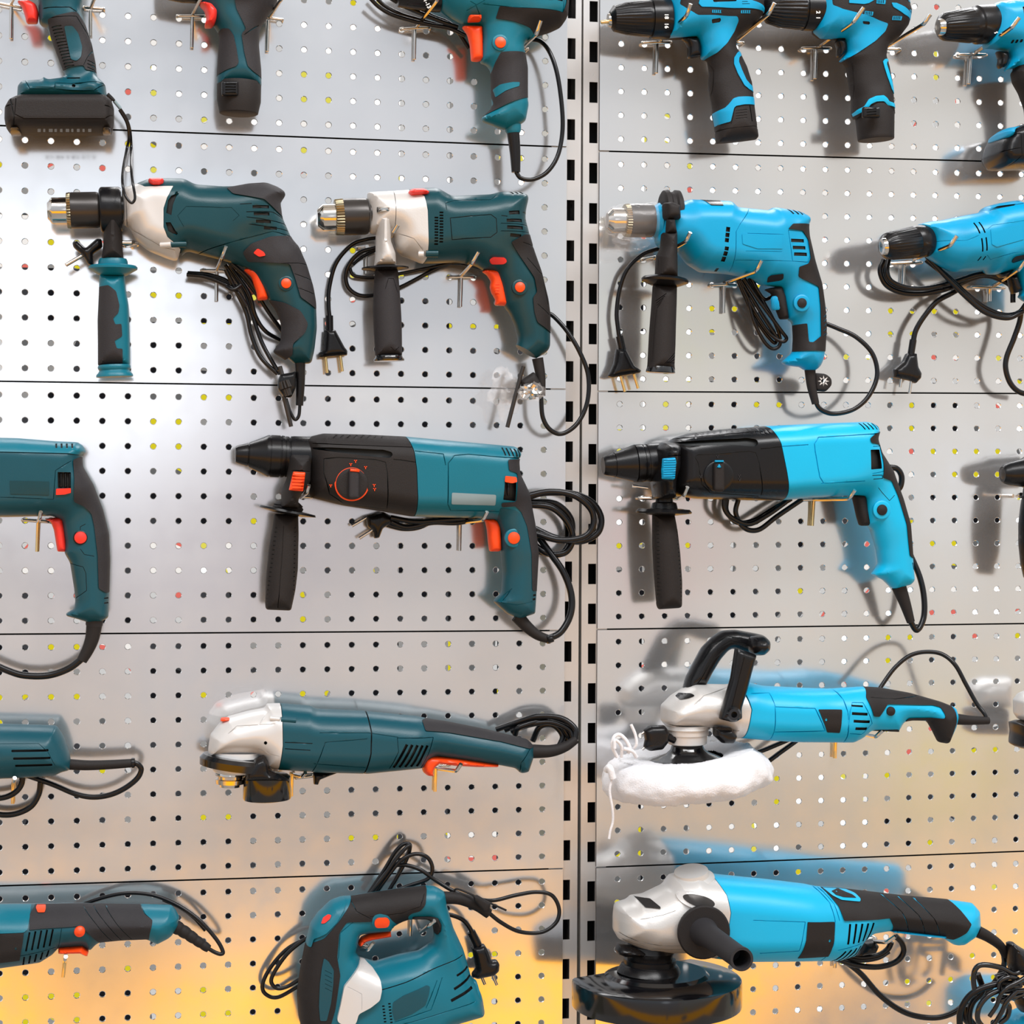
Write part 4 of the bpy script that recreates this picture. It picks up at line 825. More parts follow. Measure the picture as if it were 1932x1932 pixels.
solid('clamp_stem', [(445, 342), (537, 336), (540, 640), (403, 642), (410, 500), (438, 430)], 0.076, 0.018, 0.010, 'gripb', r=10, parent=hc, cuts=line([(415, 470), (410, 600)], 4, 0.0005, 0))
lathe('handle_flange', (467, 622), (462, 690), [(0, 85), (0.2, 140), (0.4, 153), (0.6, 150), (0.85, 110), (1, 82)], 'black', 0.070)
IH = Surf([(386, 680), (540, 680), (538, 800), (533, 950), (530, 1080), (524, 1205), (528, 1245), (344, 1245), (352, 1200), (362, 1000), (378, 800)], 0.070, 0.0145, 0.0145, 12)
ah = skin('side_handle', IH, 'gripb', cuts=[bar(392 + i * 2, 790 + 16 * i, 450 - 9 * i, 745 + 16 * i, 5, 0.0008, 1, 0) for i in range(4)] + [bar(440 + 10 * i, 1200 - 2 * i, 520, 1140 + 24 * i - 20, 5, 0.0008, 1, 0) for i in range(4)] + line([(395, 850), (380, 1000), (368, 1180)], 5, 0.0005, 0))
lathe('handle_end', (437, 1215), (435, 1255), [(0, 86), (0.5, 92), (0.9, 95), (1, 88)], 'gloss', 0.070, parent=ah)
cord([(470, 440, 26), (400, 452, 24), (310, 490, 22), (220, 580, 20), (170, 710, 18), (150, 860, 18), (158, 960, 18), (170, 1040, 18)], 14)
plug([(168, 1015), (190, 1115)], [(145, 1095), (208, 1098), (262, 1205), (308, 1238), (300, 1256), (230, 1268), (120, 1287), (88, 1278), (108, 1242), (130, 1190)], [(176, 1275, 204, 1376), (263, 1262, 290, 1355)], 0.018, pinm='brass', collar_r=30, pin_r=10)
for p in ([(945, 640, 30), (1000, 760, 34), (1045, 920, 36), (1110, 1050, 36), (1170, 1098, 36), (1215, 1060, 38), (1190, 950, 40), (1110, 800, 42), (1010, 640, 36)],
          [(930, 630, 22), (985, 760, 26), (1040, 880, 30), (1120, 1000, 32), (1180, 1060, 32), (1180, 1000, 30), (1090, 860, 28), (1000, 720, 26)],
          [(980, 640, 40), (1060, 760, 44), (1140, 870, 46), (1225, 985, 46), (1256, 1030, 44), (1225, 1050, 42), (1150, 1000, 38), (1060, 870, 36), (970, 700, 34)],
          [(1030, 640, 40), (1075, 730, 42), (1115, 775, 42), (1165, 755, 40)], [(960, 650, 34), (1040, 780, 38), (1130, 930, 40), (1200, 1030, 40)]):
    cord(p, 12)
tube('cord_sleeve', [(1408, 1230, 52), (1418, 1340, 52), (1445, 1455, 52)], 36, 'gripb', r_end=24)
cord([(1440, 1430, 52), (1475, 1490, 52), (1560, 1520, 50), (1690, 1492, 48), (1790, 1405, 46), (1845, 1270, 44), (1815, 1130, 40), (1710, 1022, 36), (1590, 965, 32), (1490, 925, 28)], 15)
kh = solid('chuck_key_holder', [(1425, 1252), (1510, 1260), (1545, 1290), (1548, 1335), (1510, 1378), (1440, 1372)], 0.050, 0.005, 0.003, 'gripb', r=18)
def star(name, x, y, r, h, m, parent, k=8):
    pts = []
    for i in range(k * 2):
        a = math.pi * i / k; rr = r if i % 2 == 0 else r * 0.42; pts.append((x + rr * math.cos(a), y + rr * math.sin(a)))
    return solid(name, pts, h, 0.0008, 0.0006, m, r=2, parent=parent, step=0.004)
star('star_cutout', 1497, 1308, 38, 0.0552, 'silver', kh)
hook('steel display hook with its tip over the nose of the blue hammer drill', (400, 510), (600, 400), (630, 340), ((305, 520), (405, 500)), None, L=100)
hook('steel display hook under the belly of the blue hammer drill', (870, 660), (1058, 592), (1094, 522), ((765, 682), (935, 682)), ((848, 685), (845, 865)), L=95)
# ================================================================== blue drill at the right edge of the second row
crop(1572, 340, 4.2)
thing('corded_drill', 1400, 900, 0.055, 'blue corded drill tilted upwards with keyless chuck, cut by the right edge', 'drill')
J = Surf([(668, 352), (760, 328), (860, 318), (1040, 280), (1170, 255), (1192, 215), (1300, 185), (1440, 162), (1600, 230), (1700, 300), (1700, 1000), (1560, 980), (1512, 960), (1470, 925), (1490, 890), (1440, 710), (1360, 732), (1290, 750), (1235, 748), (1205, 712), (960, 730), (860, 685), (740, 602), (735, 480)],
         0.055, [(800, 450, 0.028), (1100, 480, 0.036), (1450, 450, 0.034), (1560, 850, 0.022)], 0.024, 16)
skin('housing', J, 'blue', cuts=[bar(1022, 365, 1048, 455, 11, 0.003), bar(1060, 360, 1088, 450, 11, 0.003), bar(1062, 492, 1076, 595, 11, 0.003), bar(1096, 485, 1108, 588, 11, 0.003), bar(1076, 630, 1062, 660, 9, 0.003), bar(1112, 628, 1102, 655, 9, 0.003), bar(1430, 388, 1530, 384, 20, 0.003), bar(1450, 450, 1530, 448, 20, 0.003), ([(1200, 245), (1250, 222), (1380, 208), (1360, 224), (1270, 240)], 0.003, 4), ([(1405, 178), (1450, 172), (1520, 215), (1470, 212)], 0.001, 4, 0)] + line([(740, 500), (960, 505), (1040, 470)], 3, 0.0004, 0) + line([(1110, 420), (1150, 390), (1480, 340)], 4, 0.0006, 0) + line([(1120, 620), (1160, 650), (1330, 600), (1500, 590)], 4, 0.0006, 0) + line([(1190, 255), (1480, 195)], 5, 0.0008, 0))
pad('label_plate', J, [(1130, 420), (1380, 380), (1395, 500), (1180, 560), (1140, 540)], 'blue', 0.0007, 8)
pad('direction_switch', J, [(1330, 650), (1345, 630), (1420, 616), (1436, 630), (1425, 652), (1350, 676), (1332, 668)], 'black', 0.002, 10)
solid('trigger', [(1385, 770), (1440, 742), (1490, 880), (1420, 905), (1400, 850)], 0.055, 0.010, 0.005, 'black', r=12)
solid('trigger_shroud', [(1300, 745), (1400, 705), (1445, 740), (1430, 770), (1330, 775)], 0.055, 0.014, 0.006, 'black', r=10)
ck = chuck_keyless((392, 528), (735, 478), [(0.0, 50), (0.02, 66), (0.1, 100), (0.22, 112), (0.68, 124), (0.7, 118), (0.74, 126), (0.97, 128), (1, 118)], 0.078, h1=0.058, ribs=(30, 0.05, 0.2, 0.65), m='black')
lathe('chuck_tip_ring', (384, 529), (415, 525), [(0.3, 22), (0.0, 40), (0.05, 62), (0.5, 66), (1, 66)], 'chrome', 0.0805, parent=ck)
for p, r in (([(735, 630, 34), (900, 760, 38), (1050, 895, 40), (1200, 1010, 40), (1350, 1068, 40), (1470, 1050, 40), (1530, 980, 44)], 21), ([(740, 600, 44), (920, 790, 50), (1060, 930, 52), (1210, 1050, 52), (1380, 1092, 50), (1500, 1040, 48)], 20),
             ([(400, 630, 34), (372, 720, 34), (420, 830, 34), (540, 890, 34), (700, 900, 34), (860, 872, 36), (980, 832, 30), (1100, 780, 28), (1210, 755, 30), (1330, 790, 34), (1415, 850, 36), (1425, 970, 36)], 21), ([(440, 620, 40), (425, 720, 42), (460, 800, 42), (580, 852, 42), (720, 858, 42), (880, 828, 40), (1010, 790, 34), (1140, 750, 36), (1240, 742, 38), (1340, 765, 40)], 20),
             ([(420, 640, 24), (400, 730, 24), (440, 815, 24), (560, 870, 24), (720, 878, 24), (880, 850, 26)], 20),
             ([(1000, 860, 26), (930, 900, 26), (820, 962, 26), (720, 1080, 24), (655, 1190, 22), (632, 1290, 22)], 21), ([(1490, 1040, 40), (1475, 1130, 38), (1430, 1260, 36), (1375, 1400, 34), (1368, 1500, 34), (1405, 1610, 34), (1480, 1680, 34), (1600, 1705, 34)], 21)):
    cord(p, r)
pl = plug([(634, 1265), (615, 1385)], [(578, 1372), (655, 1372), (668, 1480), (694, 1530), (690, 1570), (650, 1612), (600, 1590), (480, 1565), (474, 1500), (545, 1440)], [(545, 1535, 530, 1640), (618, 1590, 604, 1690)], 0.022, collar_r=33, pin_r=11)
hook('steel display hook in front of the nose of the right edge blue drill', (640, 625), (925, 520), (982, 440), ((450, 662), (700, 652)), ((562, 670), (552, 835)), L=100)
hook('steel display hook below the trigger of the right edge blue drill', (1270, 840), (1470, 710), (1520, 640), ((1095, 848), (1355, 852)), ((1240, 860), (1238, 960)), L=90)
# ================================================================== teal rotary hammer cut by the left edge
crop(0, 800, 3.8625)
thing('rotary_hammer', 680, 1445, 0.045, 'rear half of a teal rotary hammer cut by the left edge of the frame', 'drill')
K = Surf([(-160, 90), (0, 100), (130, 103), (400, 125), (560, 132), (602, 155), (628, 200), (600, 238), (605, 310), (680, 440), (750, 620), (795, 800), (803, 1000), (797, 1230), (790, 1410), (740, 1440), (640, 1445), (560, 1420), (485, 1400), (480, 1380), (540, 1345), (548, 1290), (540, 1200), (510, 1010), (470, 940), (475, 860), (450, 700), (380, 670), (60, 678), (-160, 678)],
         0.045, [(100, 350, 0.034), (450, 350, 0.032), (600, 800, 0.020), (680, 1200, 0.019)], 0.020, 16, p=2.3)
skin('housing', K, 'teal', cuts=[([(430, 350), (525, 352), (525, 468), (432, 466)], 0.005, 6)] + [bar(416 + 38 * i, 145, 420 + 38 * i, 178, 13) for i in range(4)] + line([(0, 205), (520, 220), (610, 225)], 6, 0.001, 0) + line([(20, 530), (400, 545), (415, 340), (525, 270)], 5, 0.0008, 0) + line([(590, 770), (590, 745), (628, 725)], 4) + line([(590, 905), (620, 945), (690, 958)], 4) + line([(512, 1012), (610, 1035), (630, 1080), (635, 1205), (555, 1265)], 4) + [bar(760, 1265, 790, 1263, 10), bar(760, 1300, 790, 1298, 10)])
pad('top_shell', K, [(-160, 60), (130, 90), (400, 110), (570, 120), (640, 200), (600, 228), (500, 215), (-160, 200)], 'tealb', 0.0012, 6, cuts=[bar(416 + 38 * i, 145, 420 + 38 * i, 178, 13) for i in range(4)])
pad('rear_grip', K, [(540, 262), (602, 236), (612, 310), (690, 440), (760, 620), (812, 850), (812, 1090), (802, 1225), (770, 1222), (722, 1190), (715, 950), (690, 740), (670, 650), (620, 600), (545, 565), (550, 400)], 'grip', 0.0012, 14)
pad('label_plate', K, [(90, 412), (370, 418), (368, 515), (95, 508)], 'dteal', 0.0006, 3)
for i in range(3): solid('vent_fin', rect(434 + 33 * i, 355, 455 + 33 * i, 462), 0.072, 0.002, 0.0015, 'black', r=5)
pad('brush_switch', K, [(420, 470), (525, 466), (525, 500), (480, 512), (418, 515)], 'redb', 0.0015, 5)
solid('trigger', [(322, 690), (440, 677), (462, 690), (474, 740), (492, 915), (480, 932), (418, 930), (405, 850), (392, 770), (370, 715)], 0.045, 0.010, 0.005, 'redb', r=12)
button(K, 587, 828, 45, 'redb', 'black', 54)
lathe('cord_collar', (690, 1410), (685, 1475), [(0, 62), (0.8, 62), (1, 56)], 'grip', 0.045)
tube('cord_sleeve', [(688, 1455, 45), (672, 1560, 45), (640, 1645, 45), (596, 1725, 45)], 58, 'gripb', r_end=38)
cord([(610, 1700, 45), (500, 1782, 44), (350, 1832, 42), (180, 1832, 40), (60, 1798, 38), (-80, 1735, 36)], 26)
hook('brass toned display hook beneath the cut off teal rotary hammer at the left edge', (275, 712), (288, 690), (298, 640), ((165, 700), (362, 714)), ((278, 715), (270, 930)), 'brass', L=92)
# ================================================================== teal rotary hammer, centre
crop(420, 780, 2.6466)
thing('rotary_hammer', 1490, 1025, 0.048, 'teal and black rotary hammer with orange trigger, coiled cable hanging behind its handle', 'drill')
L_ = Surf([(418, 130), (440, 115), (500, 100), (700, 105), (910, 115), (1180, 140), (1460, 165), (1488, 200), (1475, 240), (1480, 300), (1530, 400), (1560, 560), (1576, 700), (1565, 900), (1558, 1000), (1480, 1026), (1420, 1000), (1350, 938), (1392, 895), (1398, 800), (1390, 700), (1385, 600), (1360, 532), (1310, 530), (1280, 522), (1120, 520), (940, 515), (800, 490), (600, 460), (440, 420), (418, 340)],
          0.048, [(500, 280, 0.036), (1000, 320, 0.038), (1350, 320, 0.034), (1470, 560, 0.022), (1480, 850, 0.020)], 0.022, 12, p=2.2)
slot = [([(432, 172), (520, 172), (780, 183), (822, 195), (828, 210), (812, 224), (700, 215), (450, 182)], 0.005, 10)]
skin('gear_housing', L_, 'gripb', region=[(300, 40), (905, 60), (905, 112), (930, 190), (942, 280), (948, 420), (948, 620), (300, 620)], cuts=slot + line([(490, 300), (490, 228), (560, 222), (740, 232), (790, 245), (800, 300), (806, 472)], 5) + line([(490, 300), (520, 400), (600, 450), (806, 474)], 5) + [bar(540 + 34 * i, 128, 562 + 34 * i, 112, 8, 0.0016, 2, 0) for i in range(10)] + line([(440, 152), (880, 170), (930, 172)], 5, 0.0009, 0) + line([(830, 230), (940, 245)], 5, 0.0009))
skin('motor_housing', L_, 'tealb', region=[(908, 60), (908, 112), (933, 190), (945, 280), (951, 420), (951, 700), (1800, 1400), (1800, 60)], cuts=[([(1380, 312), (1440, 320), (1437, 437), (1373, 430)], 0.006, 4)] + [bar(1378 + 20 * i, 172 + 2 * i, 1386 + 20 * i, 212 + 2 * i, 8) for i in range(5)] + line([(1115, 480), (1098, 450), (1098, 250), (1130, 212), (1200, 206), (1385, 222), (1480, 225)], 5, 0.0012, 0) + line([(935, 190), (1075, 205), (1085, 260)], 5, 0.001, 0) + line([(1115, 482), (1360, 488)], 4, 0.0007, 0) + line([(1395, 690), (1440, 650), (1500, 690)], 3) + [bar(1535, 905, 1552, 903, 10), bar(1533, 925, 1550, 923, 10)])
pad('lower_shell', L_, [(1365, 470), (1440, 480), (1500, 520), (1530, 620), (1534, 860), (1575, 900), (1570, 1010), (1470, 1040), (1330, 940), (1385, 880), (1390, 760), (1380, 600), (1360, 525)], 'teal', 0.0006, 10, cuts=line([(1395, 905), (1430, 870), (1380, 940), (1450, 950), (1530, 935)], 3, 0.0006, 0) + [bar(1533, 905, 1552, 903, 10), bar(1531, 925, 1550, 923, 10)])
pad('rear_grip', L_, [(1395, 232), (1485, 228), (1486, 300), (1540, 400), (1570, 560), (1584, 700), (1574, 888), (1530, 880), (1524, 700), (1500, 560), (1470, 490), (1440, 462), (1370, 468), (1366, 445), (1440, 440), (1448, 300), (1400, 285)], 'grip', 0.0012, 10)
pad('label_plate', L_, [(1116, 394), (1336, 405), (1336, 458), (1116, 452)], 'label', 0.0006, 8)
for i in range(3): solid('vent_fin', rect(1382 + 19 * i, 345, 1395 + 19 * i, 412), 0.079, 0.0015, 0.001, 'black', r=3)
pad('brush_switch', L_, [(1380, 312), (1440, 318), (1442, 342), (1415, 348), (1378, 342)], 'red', 0.0016, 6)
ds = lathe('mode_dial', (645, 352), (645.5, 352.5), [(0, 1)], 'gripb', 0.08) if False else None
dh = hs(L_, 645, 352)
rg = disc('dial_ring', 645, 352, 86, dh - 0.001, 0.0012, 'red', dome=0.05, seg=48)
md = disc('mode_dial', 645, 352, 79, dh - 0.0005, 0.0028, 'gripb', dome=0.05, seg=48)
solid('dial_grip', [(628, 282), (640, 274), (684, 280), (682, 426), (640, 430), (626, 420)], dh + 0.004, 0.004, 0.003, 'grip', r=10, parent=md)
solid('dial_marker', [(636, 276), (684, 280), (684, 294), (636, 290)], dh + 0.0075, 0.0016, 0.001, 'red', r=3, parent=md)
for x, y in ((640, 256), (664, 240), (714, 271), (757, 360), (759, 380), (540, 362)): mark('dial_symbol', L_, x, y, 14, 14, 'red')
mark('dial_symbol', L_, 660, 312, 14, 14, 'red', 0.0075)
solid('trigger', [(1308, 527), (1350, 523), (1372, 535), (1386, 562), (1391, 680), (1380, 690), (1332, 690), (1325, 640), (1320, 580)], 0.048, 0.010, 0.005, 'red', r=10)
button(L_, 1453, 622, 30, 'red', 'tealb', 46)
ck = lathe('chuck', (65, 204), (435, 222), rings([(0.0, 28), (0.0, 40), (0.03, 46), (0.13, 56), (0.16, 60), (0.36, 92), (0.40, 100), (0.43, 105), (0.48, 106), (0.62, 106), (0.7, 102), (0.78, 106), (1, 108)], [(0.17, 0.012, 5), (0.46, 0.008, 4), (0.60, 0.010, 4), (0.66, 0.008, 4), (0.72, 0.012, 6)]), 'black', 0.048, squash=1.0, seg=56)
lathe('chuck_bore', (60, 204), (72, 204), [(0, 16), (0.4, 36), (1, 36)], 'dsteel', 0.048, parent=ck)
hc = solid('handle_clamp', [(330, 215), (345, 202), (432, 206), (442, 225), (438, 340), (402, 395), (378, 430), (380, 475), (290, 470), (293, 380), (318, 330)], 0.060, 0.036, 0.014, 'gripb', r=12, cuts=line([(335, 285), (425, 290)], 4, 0.0006, 0))
solid('release_slider', [(352, 290), (414, 294), (402, 390), (330, 384)], 0.096, 0.004, 0.002, 'red', r=6, parent=hc, cuts=[bar(345, 312 + 16 * i, 408, 316 + 16 * i, 4, 0.0012, 1, 0) for i in range(5)])
lathe('handle_collar', (330, 440), (325, 485), [(0, 52), (0.4, 74), (0.5, 70), (0.7, 78), (1, 72)], 'gripb', 0.050)
lathe('handle_flange', (327, 478), (322, 504), [(0, 60), (0.2, 140), (0.6, 144), (1, 70)], 'black', 0.050)
LH = Surf([(258, 500), (378, 505), (380, 600), (376, 780), (364, 880), (342, 985), (218, 980), (212, 960), (216, 820), (232, 660), (250, 560)], 0.050, 0.0145, 0.0145, 14)
skin('side_handle', LH, 'gripb', cuts=line([(300, 560), (292, 700), (280, 860), (272, 970)], 4, 0.0004, 0) + [bar(262 - 0.13 * (y - 560), y, 272 - 0.13 * (y - 560), y, 5, 0.0008) for y in range(570, 960, 22)] + [bar(352 - 0.02 * (y - 560), y, 362 - 0.02 * (y - 560), y, 5, 0.0008) for y in range(570, 940, 22)])
tube('cord_sleeve', [(1470, 1010, 48), (1520, 1065, 48), (1575, 1108, 48), (1640, 1132, 48)], 34, 'gripb', r_end=20)
solid('cord_clip', [(1610, 1110), (1650, 1100), (1655, 1140), (1620, 1152)], 0.048, 0.008, 0.004, 'black', r=6)
cord([(1620, 1128, 48), (1690, 1090, 46), (1738, 1000, 42), (1740, 900, 38), (1700, 790, 34), (1630, 690, 28), (1560, 590, 22)], 17)
for p in ([(1510, 425, 22), (1600, 398, 22), (1740, 400, 22), (1840, 440, 22), (1890, 520, 24), (1870, 600, 26), (1780, 640, 28), (1660, 620, 28), (1560, 575, 26)], [(1520, 412, 34), (1640, 390, 36), (1760, 412, 38), (1840, 480, 38), (1850, 560, 38), (1800, 618, 38), (1680, 632, 36), (1560, 600, 30)],
          [(1520, 455, 26), (1640, 470, 28), (1720, 540, 28), (1748, 625, 28), (1710, 695, 28), (1620, 698, 26), (1550, 650, 22)], [(1530, 440, 14), (1660, 450, 14), (1740, 530, 14), (1735, 640, 14), (1680, 705, 16), (1580, 690, 18)]):
    cord(p, 16)
for p in ([(830, 535, 20), (920, 568, 22), (1050, 545, 24), (1180, 545, 24), (1330, 510, 24)], [(820, 555, 16), (900, 575, 18), (980, 568, 20), (1060, 530, 24)], [(840, 520, 26), (960, 540, 26), (1100, 532, 26), (1260, 520, 26)]): cord(p, 13)
plug([(820, 530), (880, 545)], [(715, 512), (800, 490), (846, 515), (846, 548), (800, 575), (782, 622), (755, 625), (748, 585), (722, 565)], [(722, 518, 645, 562), (752, 580, 682, 624)], 0.018, collar_r=26, pin_r=8)
hook('steel display hook under the front of the centre teal rotary hammer', (392, 420), (420, 395), (431, 358), ((360, 415), (440, 420)), None, L=90)
hook('steel display hook beside the orange trigger of the centre teal rotary hammer', (1190, 545), (1300, 532), (1321, 492), ((1140, 545), (1240, 540)), ((1186, 548), (1183, 686)), L=90)
# ================================================================== blue rotary hammer
crop(1120, 770, 2.927)
thing('rotary_hammer', 1700, 1000, 0.050, 'bright blue and black rotary hammer with black trigger, right of the slotted posts', 'drill')
M_ = Surf([(405, 205), (440, 165), (520, 140), (700, 118), (900, 103), (930, 100), (1180, 88), (1510, 75), (1550, 95), (1563, 130), (1550, 170), (1572, 240), (1640, 340), (1700, 500), (1740, 640), (1752, 780), (1757, 850), (1765, 950), (1742, 978), (1652, 1000), (1600, 950), (1535, 920), (1576, 860), (1565, 780), (1530, 665), (1500, 640), (1490, 490), (1430, 482), (1200, 495), (1030, 510), (880, 510), (560, 500), (460, 485), (405, 440)],
          0.050, [(500, 320, 0.036), (1000, 320, 0.038), (1350, 300, 0.034), (1560, 560, 0.022), (1640, 850, 0.020)], 0.022, 12, p=2.2)
slot = [([(420, 190), (600, 178), (800, 168), (842, 176), (850, 196), (838, 216), (700, 205), (470, 212)], 0.005, 10)]
skin('gear_housing', M_, 'black', region=[(300, 40), (925, 60), (945, 130), (970, 200), (1000, 350), (1027, 510), (1027, 620), (300, 620)], cuts=slot + line([(520, 300), (505, 275), (520, 262), (800, 242), (832, 250), (850, 300), (880, 480)], 5) + line([(520, 300), (545, 420), (600, 465), (870, 485)], 5) + [bar(530 + 34 * i, 158 - 5 * i, 552 + 34 * i, 140 - 5 * i, 8, 0.0016, 2, 0) for i in range(9)] + line([(860, 228), (985, 215)], 5, 0.0009) + line([(430, 170), (900, 130)], 5, 0.0009, 0) + [bar(820 + 24 * i, 112, 828 + 24 * i, 150, 6, 0.0009, 1, 0) for i in range(5)])
skin('motor_housing', M_, 'cyan', region=[(929, 40), (948, 130), (973, 200), (1003, 350), (1030, 510), (1030, 700), (1500, 1400), (1900, 1200), (1900, 40)], cuts=[([(1465, 232), (1528, 230), (1536, 335), (1470, 340)], 0.006, 4)] + [bar(1438 + 23 * i, 85, 1448 + 23 * i, 122, 8) for i in range(5)] + line([(1210, 415), (1185, 380), (1158, 240), (1155, 200), (1180, 165), (1460, 148), (1560, 140)], 6, 0.0012, 0) + line([(1195, 415), (1440, 402)], 5, 0.0008, 0) + line([(975, 215), (1120, 205)], 5, 0.001, 0) + line([(1530, 440), (1590, 510), (1620, 480)], 3) + [bar(1735, 850, 1745, 890, 8)] + line([(1480, 215), (1545, 210), (1550, 350), (1480, 362)], 4, 0.0008, 0) + line([(1480, 372), (1540, 370), (1545, 388), (1490, 392)], 4, 0.0008))
pad('rear_grip', M_, [(1462, 172), (1490, 150), (1558, 130), (1562, 180), (1582, 240), (1652, 340), (1712, 500), (1752, 640), (1762, 835), (1712, 812), (1690, 640), (1640, 480), (1602, 402), (1545, 385), (1550, 340), (1540, 205), (1470, 195)], 'gripb', 0.0012, 10)
for i in range(2): solid('vent_fin', rect(1474 + 30 * i, 262, 1494 + 30 * i, 326), 0.080, 0.0015, 0.001, 'gripb', r=3)
dh = hs(M_, 688, 376)
md = disc('mode_dial', 688, 376, 83, dh - 0.0005, 0.0030, 'black', dome=0.05, seg=48)
solid('dial_grip', [(660, 300), (672, 294), (716, 294), (722, 310), (722, 450), (714, 462), (672, 462), (660, 450)], dh + 0.004, 0.004, 0.003, 'gripb', r=10, parent=md)
solid('dial_marker', rect(668, 288, 718, 299), dh + 0.0080, 0.0016, 0.001, 'blue', r=3, parent=md)
solid('dial_triangle', [(693, 308), (708, 330), (678, 330)], dh + 0.0082, 0.0012, 0.0006, 'blue', r=1, parent=md)
for x, y in ((685, 268), (805, 375), (807, 396), (592, 378)): mark('dial_symbol', M_, x, y, 15, 15, 'grip')
solid('trigger', [(1428, 482), (1490, 474), (1500, 500), (1508, 560), (1528, 640), (1515, 650), (1470, 650), (1455, 600), (1442, 540)], 0.050, 0.010, 0.005, 'gripb', r=10)
button(M_, 1590, 562, 29, 'gripb', 'cyan', 50)
lathe('chuck', (52, 318), (400, 295), rings([(0.0, 30), (0.0, 46), (0.03, 54), (0.13, 62), (0.16, 66), (0.4, 92), (0.46, 100), (0.5, 104), (0.6, 105), (0.66, 102), (0.74, 106), (1, 106)], [(0.17, 0.012, 5), (0.50, 0.008, 4), (0.62, 0.010, 4), (0.68, 0.008, 4)]), 'black', 0.050, seg=56)
hc = solid('handle_clamp', [(342, 225), (372, 188), (440, 190), (466, 210), (462, 330), (440, 400), (438, 500), (340, 505), (325, 400), (345, 330)], 0.062, 0.036, 0.014, 'black', r=14, cuts=line([(370, 265), (455, 262)], 4, 0.0006, 0))
solid('release_slider', [(380, 278), (450, 272), (456, 300), (448, 390), (440, 396), (376, 392), (374, 340)], 0.098, 0.004, 0.002, 'blue', r=6, parent=hc, cuts=[bar(382, 290 + 13 * i, 448, 288 + 13 * i, 4, 0.0012, 1, 0) for i in range(8)])
lathe('handle_collar', (390, 495), (390, 560), [(0, 46), (0.35, 48), (0.45, 66), (1, 75)], 'black', 0.052)
lathe('handle_flange', (388, 552), (387, 592), [(0, 60), (0.15, 140), (0.5, 153), (0.7, 150), (1, 70)], 'black', 0.052)
MH = Surf([(324, 585), (445, 585), (462, 680), (476, 800), (487, 960), (486, 1090), (478, 1104), (356, 1112), (348, 1090), (332, 900), (324, 750)], 0.052, 0.0145, 0.0145, 12)
skin('side_handle', MH, 'gripb', cuts=[bar(336 + 0.02 * (y - 620), y, 346 + 0.02 * (y - 620), y, 5, 0.0008) for y in range(630, 1080, 22)] + [bar(440 + 0.06 * (y - 620), y, 450 + 0.06 * (y - 620), y, 5, 0.0008) for y in range(640, 1080, 22)])
tube('depth_lock', [(215, 430, 46), (300, 442, 48)], 9, 'chrome', n=1); tube('depth_lock', [(258, 498, 46), (320, 498, 48)], 8, 'chrome', n=1)
for p in ([(735, 500, 22), (735, 570, 22), (790, 630, 24), (880, 622, 26), (980, 565, 28), (1090, 500, 28)], [(800, 500, 30), (785, 580, 30), (830, 660, 30), (910, 672, 30), (1010, 600, 30), (1150, 505, 30)], [(720, 495, 34), (725, 560, 34), (770, 610, 34), (860, 640, 32), (960, 590, 32), (1060, 520, 30)]): cord(p, 14)
cord([(1625, 325, 24), (1675, 335, 24), (1700, 375, 24), (1695, 430, 24), (1665, 470, 24)], 16)
tube('cord_sleeve', [(1685, 985, 50), (1720, 1080, 50), (1752, 1182, 50)], 40, 'gripb', r_end=22)
cord([(1748, 1175, 50), (1785, 1226, 48), (1822, 1160, 44), (1825, 1050, 40), (1800, 930, 34), (1745, 800, 26)], 16)
hook('steel display hook under the front of the blue rotary hammer', (470, 500), (500, 480), (518, 436), ((250, 498), (470, 500)), None, L=92)
hook('steel display hook beside the black trigger of the blue rotary hammer', (1210, 505), (1410, 500), (1443, 452), ((1150, 508), (1300, 500)), ((1215, 510), (1206, 650)), 'brass', L=92)
# ================================================================== rotary hammer whose nose only enters at the right edge
crop(1832, 700, 2.576)
thing('rotary_hammer', 330, 1010, 0.05, 'black nose and side handle of a rotary hammer entering at the right edge', 'drill')
N_ = lathe('chuck', (152, 502), (420, 485), [(0.0, 18), (0.0, 36), (0.03, 44), (0.12, 54), (0.35, 66), (0.45, 80), (1, 84)], 'black', 0.05, seg=48)
lathe('chuck_bore', (149, 503), (158, 502), [(0, 8), (0.3, 28), (1, 32)], 'dsteel', 0.05, parent=N_)
NH = Surf([(262, 560), (380, 560), (385, 640), (370, 900), (340, 1020), (262, 1012), (246, 940), (236, 840), (236, 740), (245, 660)], 0.06, 0.0145, 0.0145, 12)
skin('side_handle', NH, 'black')
lathe('handle_flange', (330, 600), (330, 625), [(0, 40), (0.3, 90), (0.7, 90), (1, 40)], 'black', 0.06)
hook('small steel hook end beside the nose at the right edge', (225, 608), (236, 603), (244, 600), None, None, L=40)
